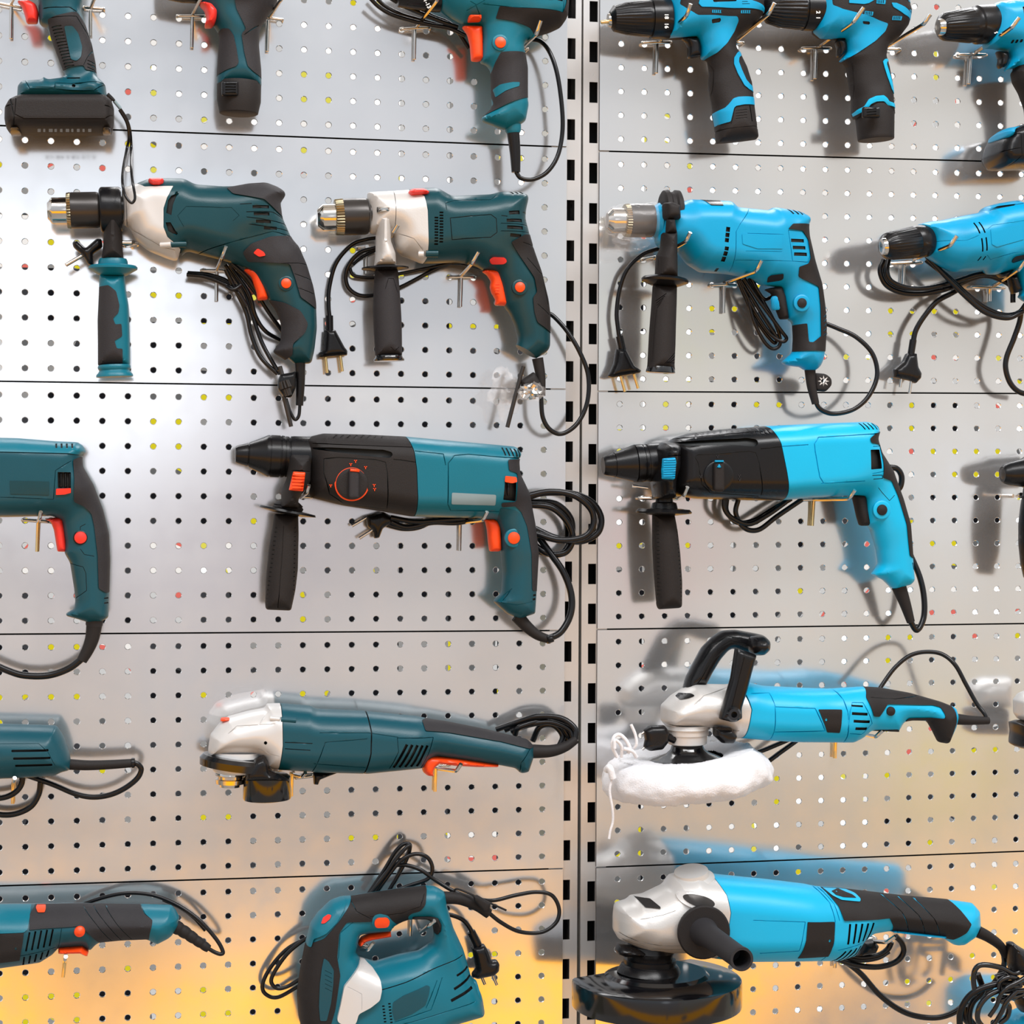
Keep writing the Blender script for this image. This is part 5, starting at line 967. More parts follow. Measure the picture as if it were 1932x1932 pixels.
# ================================================================== teal tool cut by the left edge
crop(0, 1320, 6.0375)
thing('straight_grinder', 800, 830, 0.045, 'rear of a teal slotted tool cut by the left edge, cable looped below', 'grinder')
O_ = Surf([(-250, 265), (0, 275), (400, 285), (640, 295), (672, 325), (730, 420), (790, 600), (808, 690), (800, 800), (700, 825), (640, 858), (400, 880), (0, 898), (-250, 900)], 0.045, 0.033, 0.026, 30)
skin('housing', O_, 'teal', cuts=[bar(155, 532, 570, 527, 26, 0.003, 10), bar(175, 617, 592, 612, 26, 0.003, 10), bar(195, 702, 612, 692, 26, 0.003, 10)] + line([(0, 455), (460, 455), (560, 540), (640, 700)], 6, 0.0006, 0))
tube('cord_sleeve', [(790, 738, 45), (1000, 748, 45), (1250, 740, 45), (1515, 722, 45)], 63, 'gripb', r_end=50)
lathe('sleeve_end', (1495, 722), (1540, 720), [(0, 52), (0.1, 58), (0.8, 58), (1, 45)], 'black', 0.045)
for p in ([(1515, 712, 45), (1575, 740, 45), (1608, 800, 44), (1560, 900, 42), (1420, 1010, 38), (1250, 1085, 34), (1050, 1110, 30), (850, 1070, 26), (600, 965, 22), (300, 860, 18)],): cord(p, 32)
for p in ([(250, 870, 30), (245, 960, 30), (180, 1050, 30), (60, 1110, 30), (-150, 1140, 30)], [(462, 940, 20), (440, 1080, 20), (350, 1220, 20), (180, 1300, 20), (0, 1310, 20), (-200, 1260, 20)]): cord(p, 34)
hook('brass toned display hook under the slotted teal tool at the left edge', (148, 950), (155, 930), (168, 893), None, ((150, 950), (145, 1185)), 'brass', L=88)
# ================================================================== teal angle grinder
crop(350, 1280, 2.542)
thing('angle_grinder', 400, 575, 0.055, 'teal angle grinder with white gear head and long orange paddle lever', 'grinder')
Q = Surf([(108, 340), (118, 268), (160, 215), (200, 182), (300, 155), (380, 140), (388, 120), (452, 118), (600, 130), (630, 145), (860, 155), (885, 158), (1110, 180), (1180, 195), (1250, 205), (1450, 245), (1640, 292), (1668, 320), (1668, 380), (1645, 448), (1610, 456), (1580, 430), (1500, 415), (1200, 372), (1165, 388), (1135, 430), (870, 456), (640, 450), (440, 436), (378, 428), (365, 385), (330, 365), (200, 368), (110, 372)],
         0.055, [(250, 280, 0.030), (600, 300, 0.034), (1000, 310, 0.032), (1300, 320, 0.021), (1600, 370, 0.020)], 0.024, 12)
vt = [bar(1042 + 25 * i, 296 + 2 * i, 984 + 28 * i, 412 - i, 13, 0.003) for i in range(5)]
skin('gear_housing', Q, 'silver', region=[(40, 40), (452, 60), (455, 300), (440, 430), (436, 500), (40, 500)], cuts=line([(200, 250), (240, 215), (420, 200)], 4, 0.0006, 0) + line([(340, 320), (400, 345), (440, 352)], 4, 0.0007, 0) + line([(390, 150), (340, 210)], 3, 0.0005, 0) + [([(364, 290), (375, 278), (386, 290), (375, 302)], 0.006, 8)])
skin('motor_housing', Q, 'teal', region=[(455, 60), (458, 300), (443, 430), (439, 500), (1800, 600), (1800, 60)], cuts=vt + line([(862, 155), (875, 240), (872, 340), (848, 456)], 6, 0.0012) + line([(600, 440), (650, 300), (655, 285), (850, 270)], 4, 0.0007, 0) + line([(605, 388), (850, 410)], 4, 0.0006, 0) + line([(465, 285), (595, 290)], 4, 0.0007) + line([(465, 315), (585, 322)], 4, 0.0007) + line([(965, 418), (1002, 330), (996, 266), (1172, 268), (1150, 350), (1120, 420)], 4, 0.0009, 0) + line([(630, 240), (860, 242), (1000, 262)], 4, 0.0006, 0) + line([(1640, 330), (1595, 395), (1600, 450)], 4, 0.0007, 0))
pad('top_grip', Q, [(1125, 192), (1180, 185), (1450, 234), (1650, 285), (1672, 322), (1640, 328), (1500, 292), (1250, 248), (1135, 236)], 'grip', 0.0014, 8)
boss(Q, 408, 192, 455, 196, 13, 'silver'); boss(Q, 458, 197, 530, 202, 13, 'teal'); boss(Q, 385, 412, 440, 416, 12, 'silver'); boss(Q, 445, 416, 510, 418, 12, 'teal')
solid('spindle_lock', [(165, 205), (170, 188), (212, 186), (217, 205)], 0.060, 0.012, 0.005, 'red', r=6)
lv = solid('paddle_lever', [(1130, 408), (1140, 380), (1168, 366), (1300, 378), (1500, 408), (1497, 424), (1400, 424), (1290, 418), (1215, 408), (1195, 425), (1186, 445), (1190, 468), (1160, 466), (1138, 448)], 0.055, 0.013, 0.005, 'red', r=8)
gu = lathe('guard_collar', (246, 350), (243, 450), [(0, 120), (0.25, 124), (0.3, 118), (0.9, 112), (1, 100)], 'silver', 0.055)
lathe('wheel_guard', (250, 372), (240, 445), [(0, 100), (0.05, 165), (0.3, 180), (0.75, 176), (0.8, 120), (1, 100)], 'gloss', 0.055)
dg = lathe('guard_drum', (390, 458), (392, 582), [(0, 30), (0.03, 100), (0.12, 113), (0.9, 116), (0.97, 112), (1, 96)], 'gloss', 0.060)
solid('guard_bracket', [(330, 385), (375, 365), (398, 400), (400, 440), (480, 472), (500, 490), (285, 490), (290, 440)], 0.075, 0.014, 0.006, 'black', r=8)
lathe('flange_nut', (215, 440), (213, 520), [(0, 66), (0.15, 72), (0.3, 72), (0.35, 60), (0.5, 60), (0.55, 70), (0.8, 68), (0.85, 50), (1, 48)], 'chrome', 0.055)
solid('guard_lever', [(610, 448), (740, 448), (645, 485), (636, 510), (614, 508)], 0.050, 0.008, 0.004, 'black', r=6)
tube('cord_sleeve', [(1655, 350, 55), (1750, 348, 55), (1820, 328, 55), (1875, 292, 55)], 34, 'gripb', r_end=20)
for p in ([(1870, 295, 55), (1868, 240, 52), (1800, 190, 46), (1690, 182, 38), (1590, 210, 30), (1490, 245, 24)], [(1865, 300, 50), (1840, 245, 46), (1750, 210, 40), (1650, 222, 34), (1560, 252, 28)], [(1870, 280, 44), (1835, 215, 40), (1740, 190, 36), (1640, 200, 30), (1530, 248, 24)], [(1790, 330, 38), (1808, 275, 36), (1765, 225, 34), (1700, 232, 30), (1665, 300, 26)], [(1850, 300, 40), (1790, 215, 38), (1700, 205, 36), (1600, 235, 34), (1580, 270, 30)]):
    cord(p, 14)
solid('clear_guard_film', [(105, 170), (150, 110), (240, 75), (392, 48), (395, 125), (290, 150), (180, 185)], 0.03, 0.0006, 0.0005, 'wrap', r=20, step=0.006)
hook('brass toned display hook under the orange lever of the teal angle grinder', (1208, 432), (1298, 444), (1322, 410), ((1200, 430), (1270, 412)), ((1200, 430), (1196, 542)), 'brass', L=88)
hook('brass toned display hook behind the wheel guard of the teal angle grinder', (520, 462), (560, 470), (575, 452), ((530, 478), (610, 468)), ((512, 455), (507, 565)), 'brass', L=60)
# ================================================================== blue polisher with the white bonnet
crop(1120, 1170, 2.477)
thing('polisher', 437, 815, 0.09, 'blue polisher with white fleece bonnet and black loop handle', 'polisher')
R_ = Surf([(318, 470), (320, 400), (370, 350), (460, 296), (620, 300), (720, 290), (790, 306), (960, 315), (1100, 320), (1250, 310), (1340, 315), (1480, 340), (1620, 380), (1690, 408), (1702, 450), (1690, 500), (1655, 577), (1610, 570), (1580, 510), (1558, 472), (1480, 468), (1445, 476), (1420, 520), (1290, 516), (1250, 550), (1205, 572), (960, 570), (780, 560), (670, 550), (620, 560), (560, 502), (340, 500)],
          0.09, [(450, 400, 0.034), (900, 440, 0.034), (1150, 440, 0.030), (1400, 420, 0.020), (1640, 480, 0.018)], 0.024, 12)
skin('gear_housing', R_, 'alu', region=[(250, 200), (640, 240), (690, 400), (680, 470), (672, 600), (250, 620)], cuts=line([(335, 480), (560, 500), (640, 500)], 5, 0.0006, 0) + line([(430, 380), (480, 340), (600, 310)], 4, 0.0006, 0))
skin('motor_housing', R_, 'cyan', region=[(644, 200), (694, 400), (684, 470), (676, 640), (1800, 700), (1800, 200)], cuts=line([(1110, 320), (1128, 360), (1140, 420), (1150, 572)], 5, 0.0009, 0) + line([(800, 388), (985, 396), (1035, 500), (800, 505)], 5, 0.0008, 0) + line([(1140, 500), (1150, 410), (1165, 372), (1215, 372), (1262, 470), (1215, 520), (1155, 515)], 4, 0.0008, 0) + [bar(1158, 420, 1232, 424, 13, 0.003), bar(1166, 455, 1246, 460, 13, 0.003), bar(1176, 490, 1236, 493, 13, 0.003), bar(1160, 385, 1212, 388, 8, 0.002)] + line([(700, 330), (790, 330), (800, 380), (800, 560)], 4, 0.0007, 0) + line([(1650, 575), (1680, 500), (1672, 405)], 4, 0.0008, 0))
pad('grip', R_, [(1236, 350), (1260, 308), (1400, 314), (1560, 350), (1665, 395), (1674, 470), (1645, 575), (1605, 572), (1575, 500), (1545, 465), (1440, 470), (1450, 452), (1560, 450), (1612, 452), (1614, 435), (1598, 400), (1560, 390), (1340, 382), (1298, 440), (1266, 436)], 'gripb', 0.0014, 8, cuts=line([(1260, 350), (1380, 360), (1500, 350)], 3))
pad('brush_cover', R_, [(1000, 400), (1113, 402), (1106, 512), (1046, 508)], 'gripb', 0.0008, 5, cuts=[([(1029, 447), (1037, 438), (1046, 447), (1037, 457)], 0.003, 7)])
pad('top_button', R_, [(372, 352), (395, 336), (432, 332), (442, 340), (415, 352), (380, 362)], 'black', 0.0015, 6)
button(R_, 1386, 425, 21, 'gripb', None)
solid('trigger', [(1292, 488), (1420, 490), (1422, 522), (1276, 516)], 0.09, 0.010, 0.004, 'gripb', r=5)
lathe('spindle_ring', (437, 488), (437, 580), [(0, 100), (0.2, 106), (0.22, 98), (0.5, 98), (0.52, 92), (0.95, 90), (1, 80)], 'alu', 0.09)
lathe('backing_plate', (437, 570), (440, 665), [(0, 62), (0.15, 72), (0.35, 78), (0.55, 100), (0.75, 150), (0.9, 215), (1, 225)], 'gloss', 0.09)
def bonnet():
    from mathutils import noise
    bm = bmesh.new(); A = P(431, 628, 0.09); B = P(447, 812, 0.09); s = scale_at(440, 720, 0.09); ax = (B - A); L = ax.length; ax.normalize()
    n1 = ax.cross(Vector((0, 1, 0))).normalized(); n2 = ax.cross(n1).normalized()
    prof = [(0.10, 170), (0.02, 220), (-0.01, 265), (0.0, 305), (0.08, 340), (0.22, 366), (0.42, 384), (0.58, 388), (0.74, 378), (0.87, 352), (0.95, 305), (0.985, 220), (1.0, 110), (1.0, 0)]
    sp_ = spline(prof, 4); seg = 150; rows = []
    for t, r in sp_:
        row = []
        for k in range(seg):
            th = 2 * math.pi * k / seg; d = n1 * math.cos(th) + n2 * math.sin(th)
            q = A + ax * (t * L) + d * (max(r, 1) * s); n = noise.noise(q * 38) * 0.004 + noise.noise(q * 110) * 0.0018 + noise.noise(q * 400) * 0.0007
            if t < 0.12 and r < 300: n += 0.0022 * abs(math.sin(th * 38)) 
            row.append(bm.verts.new(q + (d * (1 if r > 200 else 0.2) + ax * (t - 0.5) * 1.2) * n))
        rows.append(row)
    for i in range(len(rows) - 1):
        for k in range(seg): bm.faces.new((rows[i][k], rows[i][(k + 1) % seg], rows[i + 1][(k + 1) % seg], rows[i + 1][k]))
    bmesh.ops.remove_doubles(bm, verts=bm.verts, dist=1e-5); bmesh.ops.recalc_face_normals(bm, faces=bm.faces)
    me = bpy.data.meshes.new('bonnet'); bm.to_mesh(me); bm.free(); return link('fleece_bonnet', me, ['fleece'], None, 80)
bn = bonnet()
for p, r in (([(110, 640, 120), (88, 590, 122), (95, 548, 122), (120, 535, 122), (150, 560, 122), (170, 600, 122), (160, 620, 120)], 9), ([(130, 640, 120), (130, 590, 124), (100, 560, 126), (98, 600, 126)], 8), ([(178, 610, 118), (200, 580, 122), (195, 535, 122), (175, 488, 122)], 7), ([(84, 745, 125), (75, 800, 125), (88, 880, 125), (90, 940, 124), (78, 985, 124), (72, 1022, 124)], 6), ([(140, 600, 124), (180, 612, 124), (200, 640, 120)], 9), ([(60, 700, 120), (75, 690, 126), (90, 740, 126)], 16)):
    tube('tie_string', p, r, 'fleece', parent=bn, n=6)
for i in range(9):
    x = 262 + i * 45
lh = solid('loop_handle', [(415, 335), (432, 270), (465, 205), (505, 130), (560, 75), (600, 48), (660, 44), (760, 62), (800, 72), (822, 112), (812, 150), (770, 168), (700, 152), (650, 132), (625, 140), (590, 180), (550, 245), (520, 305), (480, 300)], 0.085, 0.015, 0.008, 'black', r=16, cuts=line([(480, 210), (540, 110), (610, 70), (730, 90)], 5) + line([(500, 225), (560, 130), (620, 92), (725, 112)], 5) + line([(470, 290), (520, 200), (590, 130)], 5))
solid('handle_leg', [(662, 128), (760, 162), (738, 240), (715, 330), (690, 410), (692, 460), (650, 478), (585, 462), (602, 400), (640, 270)], 0.128, 0.009, 0.006, 'black', r=10, parent=lh, cuts=line([(690, 170), (650, 330), (632, 400)], 5, 0.0006, 0))
solid('handle_end', [(735, 75), (790, 68), (820, 95), (818, 140), (785, 168), (735, 158), (722, 120)], 0.118, 0.022, 0.014, 'black', r=16, parent=lh)
lathe('handle_screw', (652, 438), (657, 442), [(0, 34), (0.8, 34), (1, 26), (1.0, 14), (0.2, 12)], 'gloss', 0.134, h1=0.144, parent=lh)
solid('handle_foot', [(560, 498), (640, 500), (668, 540), (650, 575), (600, 575), (560, 540)], 0.115, 0.012, 0.006, 'black', r=8, parent=lh)
tube('cord_sleeve', [(1688, 462, 90), (1760, 468, 90), (1845, 470, 88)], 26, 'gripb', r_end=17)
cord([(1835, 470, 88), (1828, 440, 86), (1790, 390, 80), (1740, 300, 74), (1690, 210, 68), (1630, 160, 60), (1555, 148, 54), (1480, 165, 50), (1410, 220, 50), (1350, 300, 52), (1320, 350, 56)], 10)
for p in ([(608, 575, 40), (640, 618, 38), (700, 630, 36), (780, 612, 34), (860, 580, 34), (930, 550, 34)], [(740, 690, 30), (800, 670, 30), (870, 620, 30), (960, 555, 32)]): cord(p, 11)
plug([(335, 540), (380, 560)], [(232, 512), (262, 492), (330, 490), (352, 520), (348, 570), (320, 605), (262, 612), (232, 596), (240, 560)], [(242, 520, 224, 532), (246, 590, 226, 606)], 0.10, collar_r=22, pin_r=6)
hook('brass toned display hook under the grip of the blue polisher', (1240, 528), (1318, 545), (1352, 514), None, ((1130, 560), (1127, 645)), 'brass', L=92)
# ================================================================== pale tool entering at the right edge
crop(1832, 700, 2.576)
thing('corded_tool', 300, 1830, 0.06, 'grey and black power tool just entering at the right edge beside the polisher', 'power tool')
solid('gear_housing', [(220, 1600), (245, 1565), (290, 1545), (420, 1540), (420, 1700), (240, 1698), (222, 1670)], 0.06, 0.026, 0.016, 'alu', r=10)
solid('black_base', [(205, 1705), (240, 1695), (400, 1700), (400, 1840), (250, 1836), (204, 1820), (212, 1760)], 0.06, 0.030, 0.014, 'black', r=10)
# ================================================================== large blue grinder
crop(1060, 1600, 3.578)
thing('angle_grinder', 640, 1150, 0.09, 'large blue angle grinder with silver gear head and wide black wheel guard', 'grinder')
W = Surf([(352, 470), (360, 400), (378, 372), (450, 350), (480, 322), (560, 312), (690, 250), (740, 182), (880, 145), (960, 168), (1100, 185), (1400, 215), (1650, 245), (1740, 262), (1900, 272), (2050, 290), (2300, 320), (2600, 346), (2770, 370), (2812, 420), (2818, 520), (2780, 600), (2705, 652), (2650, 655), (2566, 604), (2374, 576), (2198, 558), (2086, 574), (2030, 616), (1960, 722), (1850, 755), (1600, 757), (1200, 760), (1000, 735), (870, 700), (690, 702), (560, 692), (380, 610), (352, 560)],
         0.10, [(600, 480, 0.040), (1000, 450, 0.040), (1500, 500, 0.040), (1900, 520, 0.034), (2300, 450, 0.025), (2700, 500, 0.024)], 0.030, 14)
v1 = [bar(1866 + 41 * i, 462 - i, 1854 + 39 * i, 600 - 3 * i, 14, 0.003) for i in range(5)] + [bar(1848 + 39 * i, 650 - 9 * i, 1796 + 38 * i, 745 - 7 * i, 13, 0.003) for i in range(4)]
skin('gear_housing', W, 'alu', region=[(250, 60), (955, 100), (1010, 200), (1045, 270), (1060, 380), (1040, 520), (1000, 760), (250, 800)], cuts=line([(360, 545), (480, 590), (640, 610), (860, 600)], 5, 0.0008, 0) + line([(380, 590), (560, 640), (820, 640)], 5, 0.0008, 0) + line([(480, 430), (620, 400), (700, 370)], 4, 0.0006, 0))
skin('motor_housing', W, 'cyan', region=[(959, 60), (1014, 200), (1049, 270), (1064, 380), (1044, 520), (1004, 800), (2900, 900), (2900, 60)], cuts=v1 + line([(1690, 250), (1745, 330), (1765, 440), (1755, 600), (1700, 757)], 6, 0.001, 0) + line([(1720, 255), (1775, 340), (1795, 440)], 5, 0.0008, 0) + line([(1212, 428), (1555, 440), (1522, 636), (1270, 655)], 5, 0.0012, 0) + line([(1800, 640), (1900, 615), (2010, 598)], 5, 0.0009, 0))
pad('handle_grip', W, [(1742, 262), (1800, 256), (1974, 272), (2300, 310), (2598, 336), (2650, 400), (2702, 480), (2670, 540), (2606, 600), (2374, 585), (2206, 555), (2190, 500), (2150, 436), (2000, 436), (1825, 440), (1800, 350)], 'gripb', 0.0016, 8, cuts=line([(2138, 300), (2240, 400), (2310, 560)], 5) + line([(2250, 315), (2350, 420), (2420, 570)], 5) + line([(2355, 325), (2450, 440), (2520, 580)], 5))
pad('switch_frame', W, [(1752, 262), (1775, 250), (1860, 256), (1950, 285), (1968, 312), (1955, 326), (1830, 314), (1780, 290)], 'cyan', 0.0030, 8, skirt=0.003)
pad('switch', W, [(1790, 272), (1860, 268), (1925, 290), (1940, 306), (1850, 300), (1805, 288)], 'gripb', 0.0036, 5)
pad('brush_cover', W, [(1570, 440), (1760, 446), (1758, 560), (1736, 690), (1530, 700), (1560, 560)], 'gripb', 0.0010, 4, cuts=[([(1714, 570), (1726, 556), (1738, 570), (1726, 584)], 0.003, 8)])
pad('spindle_lock', W, [(484, 322), (572, 320), (612, 352), (610, 362), (520, 360)], 'gripb', 0.0020, 4)
tb = Surf([(2566, 604), (2480, 596), (2230, 566), (2206, 556), (2240, 552), (2600, 590)], 0.11, 0.012, 0.004, 6); skin('grip_rail', tb, 'blue')
lathe('front_cap', (880, 235), (872, 150), [(0, 160), (0.4, 150), (0.6, 120), (0.95, 112), (1, 60)], 'alu', 0.104, h1=0.107)
def ell(cx, cy, rx, ry, rot, n=28):
    c, d = math.cos(rot), math.sin(rot)
    return [(cx + rx * math.cos(2 * math.pi * k / n) * c - ry * math.sin(2 * math.pi * k / n) * d, cy + rx * math.cos(2 * math.pi * k / n) * d + ry * math.sin(2 * math.pi * k / n) * c) for k in range(n)]
pad('socket_rim', W, ell(840, 300, 122, 50, 0.2), 'silver', 0.0035, 2, skirt=0.006)
pad('socket_shade_disc', W, ell(852, 298, 100, 36, 0.2), 'dsteel', 0.0042, 2, skirt=0.004)  # raised dark disc painting the shade of the socket opening over the solid head
fl = lathe('side_handle_flange', (948, 560), (962, 572), [(0, 120), (0.2, 174), (0.8, 178), (1, 168), (1.05, 70)], 'gripb', 0.143, h1=0.151)
lathe('side_handle', (958, 566), (1216, 752), [(0, 98), (0.04, 92), (0.1, 82), (0.2, 76), (0.9, 71), (0.97, 76), (1, 74), (1.0, 58), (0.75, 54), (0.75, 2)], 'grip', 0.150, h1=0.268, parent=fl, caps=False)
lathe('guard_neck', (598, 655), (590, 835), [(0, 150), (0.2, 165), (0.35, 152), (0.5, 150), (0.52, 175), (0.7, 172), (0.75, 190), (1, 215)], 'black', 0.10)
solid('guard_latch', [(362, 690), (380, 650), (450, 655), (560, 690), (560, 730), (420, 730), (372, 712)], 0.112, 0.014, 0.006, 'black', r=8)
def guard():
    h = 0.10; c = P(640, 872, h); s = scale_at(640, 872, h); r = 562 * s
    zt = c.z; pl = []
    a0, a1 = math.radians(173), math.radians(360 + 50)
    n = 72
    for k in range(n + 1):
        a = a0 + (a1 - a0) * k / n; pl.append((c.x + r * math.cos(a), c.y + r * math.sin(a)))
    cx = c.x; cy = c.y
    v = []; f = []; m = len(pl)
    prof = [(1.0, -0.027), (1.004, -0.024), (1.004, -0.004), (0.996, -0.001), (0.97, 0.0005), (0.62, 0.003), (0.58, 0.006), (0.4, 0.006), (0.0, 0.006)]
    inn = [(0.0, 0.003), (0.4, 0.003), (0.96, -0.002), (0.98, -0.004), (0.98, -0.027)]
    for q, z in prof + inn:
        for x, y in pl: v.append((cx + (x - cx) * q, cy + (y - cy) * q, zt + z))
    R = len(prof) + len(inn)
    for i in range(R):
        j = (i + 1) % R
        for k in range(m): f.append([i * m + k, i * m + (k + 1) % m, j * m + (k + 1) % m, j * m + k])
    o = from_data('wheel_guard', v, f, ['gloss'], None, 35); return o
gd = guard()
lathe('guard_plate', (640, 845), (640, 862), [(0, 250), (0.5, 330), (0.8, 345), (1, 350)], 'gloss', 0.10, parent=gd)
tube('cord_sleeve', [(2800, 560, 98), (2880, 600, 96), (2960, 660, 92), (2995, 725, 88)], 40, 'gripb', r_end=26)
crop(1500, 1600, 4.472)
for p in ([(1762, 900, 88), (1765, 980, 80), (1720, 1080, 70), (1640, 1190, 60), (1560, 1260, 50)], [(330, 930, 40), (430, 965, 40), (560, 1065, 40), (700, 1225, 40), (850, 1345, 40), (1000, 1412, 40), (1180, 1432, 42), (1330, 1392, 44), (1460, 1300, 46)],
          [(440, 905, 44), (560, 925, 44), (700, 905, 44), (780, 855, 44), (815, 790, 46)], [(330, 925, 50), (500, 985, 50), (700, 1003, 50), (850, 960, 50), (915, 880, 52), (900, 800, 54), (850, 745, 56)], [(400, 925, 34), (540, 945, 34), (690, 925, 34), (790, 870, 34)]):
    cord(p, 24)
solid('cord_bundle_tie', [(570, 790), (660, 770), (700, 820), (670, 885), (560, 905), (480, 915), (540, 860)], 0.05, 0.012, 0.008, 'black', r=12)
hook('steel display hook below the rear grip of the large blue grinder', (570, 780), (770, 795), (846, 745), ((560, 770), (680, 765)), None, L=100)
hook('steel display hook hanging behind the motor of the large blue grinder', (335, 930), (338, 925), (341, 918), None, ((335, 920), (335, 1010)), L=20)
# ================================================================== tool with a tangle of cable, bottom right corner
thing('corded_tool', 1900, 1500, 0.08, 'blue topped tool under a shiny tangle of black cable, bottom right corner', 'power tool')
solid('housing', [(1745, 1500), (1790, 1430), (1860, 1385), (1940, 1350), (2250, 1350), (2250, 1700), (1740, 1700)], 0.07, 0.03, 0.02, 'cyan', r=20)
solid('lower_grip', [(1880, 1240), (1925, 1225), (1980, 1260), (1980, 1400), (1900, 1380), (1875, 1320)], 0.09, 0.02, 0.01, 'black', r=14)
solid('side_handle', [(1795, 800), (1835, 785), (1860, 810), (1950, 865), (2100, 900), (2100, 1060), (1930, 1075), (1820, 1060), (1800, 980)], 0.10, 0.018, 0.014, 'black', r=16)
rg2 = random.Random(12)
for p, r in (([(1940, 1010, 110), (1850, 1060, 112), (1740, 1010, 112), (1600, 985, 110), (1530, 1010, 108), (1505, 1100, 106), (1520, 1240, 104)], 22),
             ([(1960, 1130, 104), (1850, 1140, 108), (1700, 1150, 108), (1560, 1190, 106), (1460, 1260, 102), (1395, 1380, 98), (1390, 1520, 94)], 26),
             ([(1900, 1160, 112), (1760, 1190, 112), (1640, 1240, 110), (1560, 1330, 108), (1540, 1430, 106), (1580, 1500, 104), (1660, 1540, 102)], 22),
             ([(1960, 1200, 106), (1850, 1210, 110), (1740, 1200, 112), (1730, 1130, 114), (1800, 1090, 116), (1880, 1110, 114), (1900, 1170, 112)], 22),
             ([(1930, 1230, 100), (1840, 1260, 106), (1720, 1270, 106), (1800, 1330, 104), (1790, 1420, 102), (1720, 1480, 100)], 24),
             ([(1880, 1200, 118), (1790, 1290, 116), (1740, 1390, 112), (1690, 1470, 108), (1600, 1560, 104)], 20),
             ([(1540, 1060, 98), (1580, 1200, 96), (1500, 1300, 94), (1470, 1400, 92), (1480, 1520, 90)], 26),
             ([(1430, 1330, 86), (1440, 1420, 86), (1500, 1500, 86)], 40),
             ([(1700, 1090, 90), (1790, 1060, 90), (1880, 1000, 92), (1960, 960, 94)], 26),
             ([(1960, 1080, 118), (1880, 1130, 120), (1800, 1170, 120), (1740, 1230, 118), (1700, 1330, 112), (1640, 1420, 108)], 18)):
    cord(p, r, m='gloss' if r < 25 else 'cord')
# ================================================================== teal grinder cut by the left edge, bottom row
crop(0, 1660, 4.39)
thing('straight_grinder', 700, 600, 0.045, 'teal handled grinder with orange button and cable arching over it, bottom left', 'grinder')
T_ = Surf([(-150, 203), (0, 205), (255, 203), (680, 196), (1170, 203), (1420, 210), (1455, 250), (1485, 305), (1475, 370), (1430, 450), (1390, 482), (1300, 528), (1215, 486), (1000, 495), (830, 512), (798, 530), (755, 575), (730, 572), (682, 545), (490, 556), (440, 610), (335, 675), (0, 722), (-150, 738)],
          0.045, [(100, 450, 0.036), (500, 400, 0.030), (900, 350, 0.024), (1350, 350, 0.025)], 0.024, 14)
vt = [bar(262 + 47 * i, 368 - 4 * i, 232 + 47 * i, 522 - 6 * i, 15, 0.003) for i in range(5)] + [bar(218 + 49 * i, 572 - 9 * i, 200 + 48 * i, 672 - 17 * i, 14, 0.003) for i in range(5)]
skin('housing', T_, 'teal', cuts=vt + line([(190, 560), (470, 520)], 5, 0.0008, 0) + line([(520, 350), (500, 480), (480, 545)], 4, 0.0006, 0))
pad('side_cover', T_, [(-180, 190), (258, 195), (262, 240), (245, 345), (215, 366), (-180, 380)], 'tealb', 0.0012, 8)
pad('brush_cover', T_, [(-180, 384), (216, 370), (205, 460), (178, 608), (-180, 648)], 'gripb', 0.0010, 5, cuts=[([(136, 492), (150, 476), (165, 492), (150, 510)], 0.003, 9)])
pad('handle_grip', T_, [(258, 240), (300, 192), (1160, 198), (1195, 250), (1262, 292), (1258, 330), (1240, 400), (1230, 495), (850, 512), (825, 500), (760, 420), (680, 328), (560, 335), (262, 350)], 'grip', 0.0014, 8, cuts=line([(692, 200), (800, 320), (940, 495)], 5) + line([(775, 200), (920, 360), (1020, 490)], 5) + line([(872, 200), (960, 310), (1110, 485)], 5))
pad('end_cap', T_, [(1166, 192), (1435, 200), (1500, 305), (1490, 400), (1300, 545), (1208, 486), (1234, 440), (1245, 380), (1262, 292), (1205, 250)], 'tealb', 0.0012, 6)
button(T_, 660, 422, 45, 'red', None, d=0.006)
pad('spindle_lock', T_, [(300, 205), (330, 195), (375, 195), (385, 210), (378, 232), (322, 232)], 'red', 0.003, 8)
solid('trigger', [(483, 552), (500, 545), (682, 535), (736, 590), (726, 624), (702, 616), (665, 598), (482, 602)], 0.052, 0.016, 0.004, 'red', r=5)
tube('cord_sleeve', [(1440, 380, 45), (1540, 440, 45), (1640, 510, 45), (1730, 572, 45)], 60, 'gripb', r_end=36, n=16, rings=(5, 0.10))
cord([(1715, 562, 45), (1780, 600, 45), (1830, 615, 45), (1845, 590, 44), (1790, 490, 42), (1650, 335, 38), (1470, 210, 34), (1280, 130, 28), (1080, 108, 24), (900, 135, 20), (700, 200, 16), (600, 260, 14)], 17)
cord([(1700, 420, 30), (1600, 310, 30), (1480, 225, 30), (1350, 165, 26)], 14)
hook('brass toned display hook under the orange trigger of the bottom left grinder', (535, 680), (538, 660), (545, 636), None, ((536, 670), (522, 806)), 'brass', L=90)
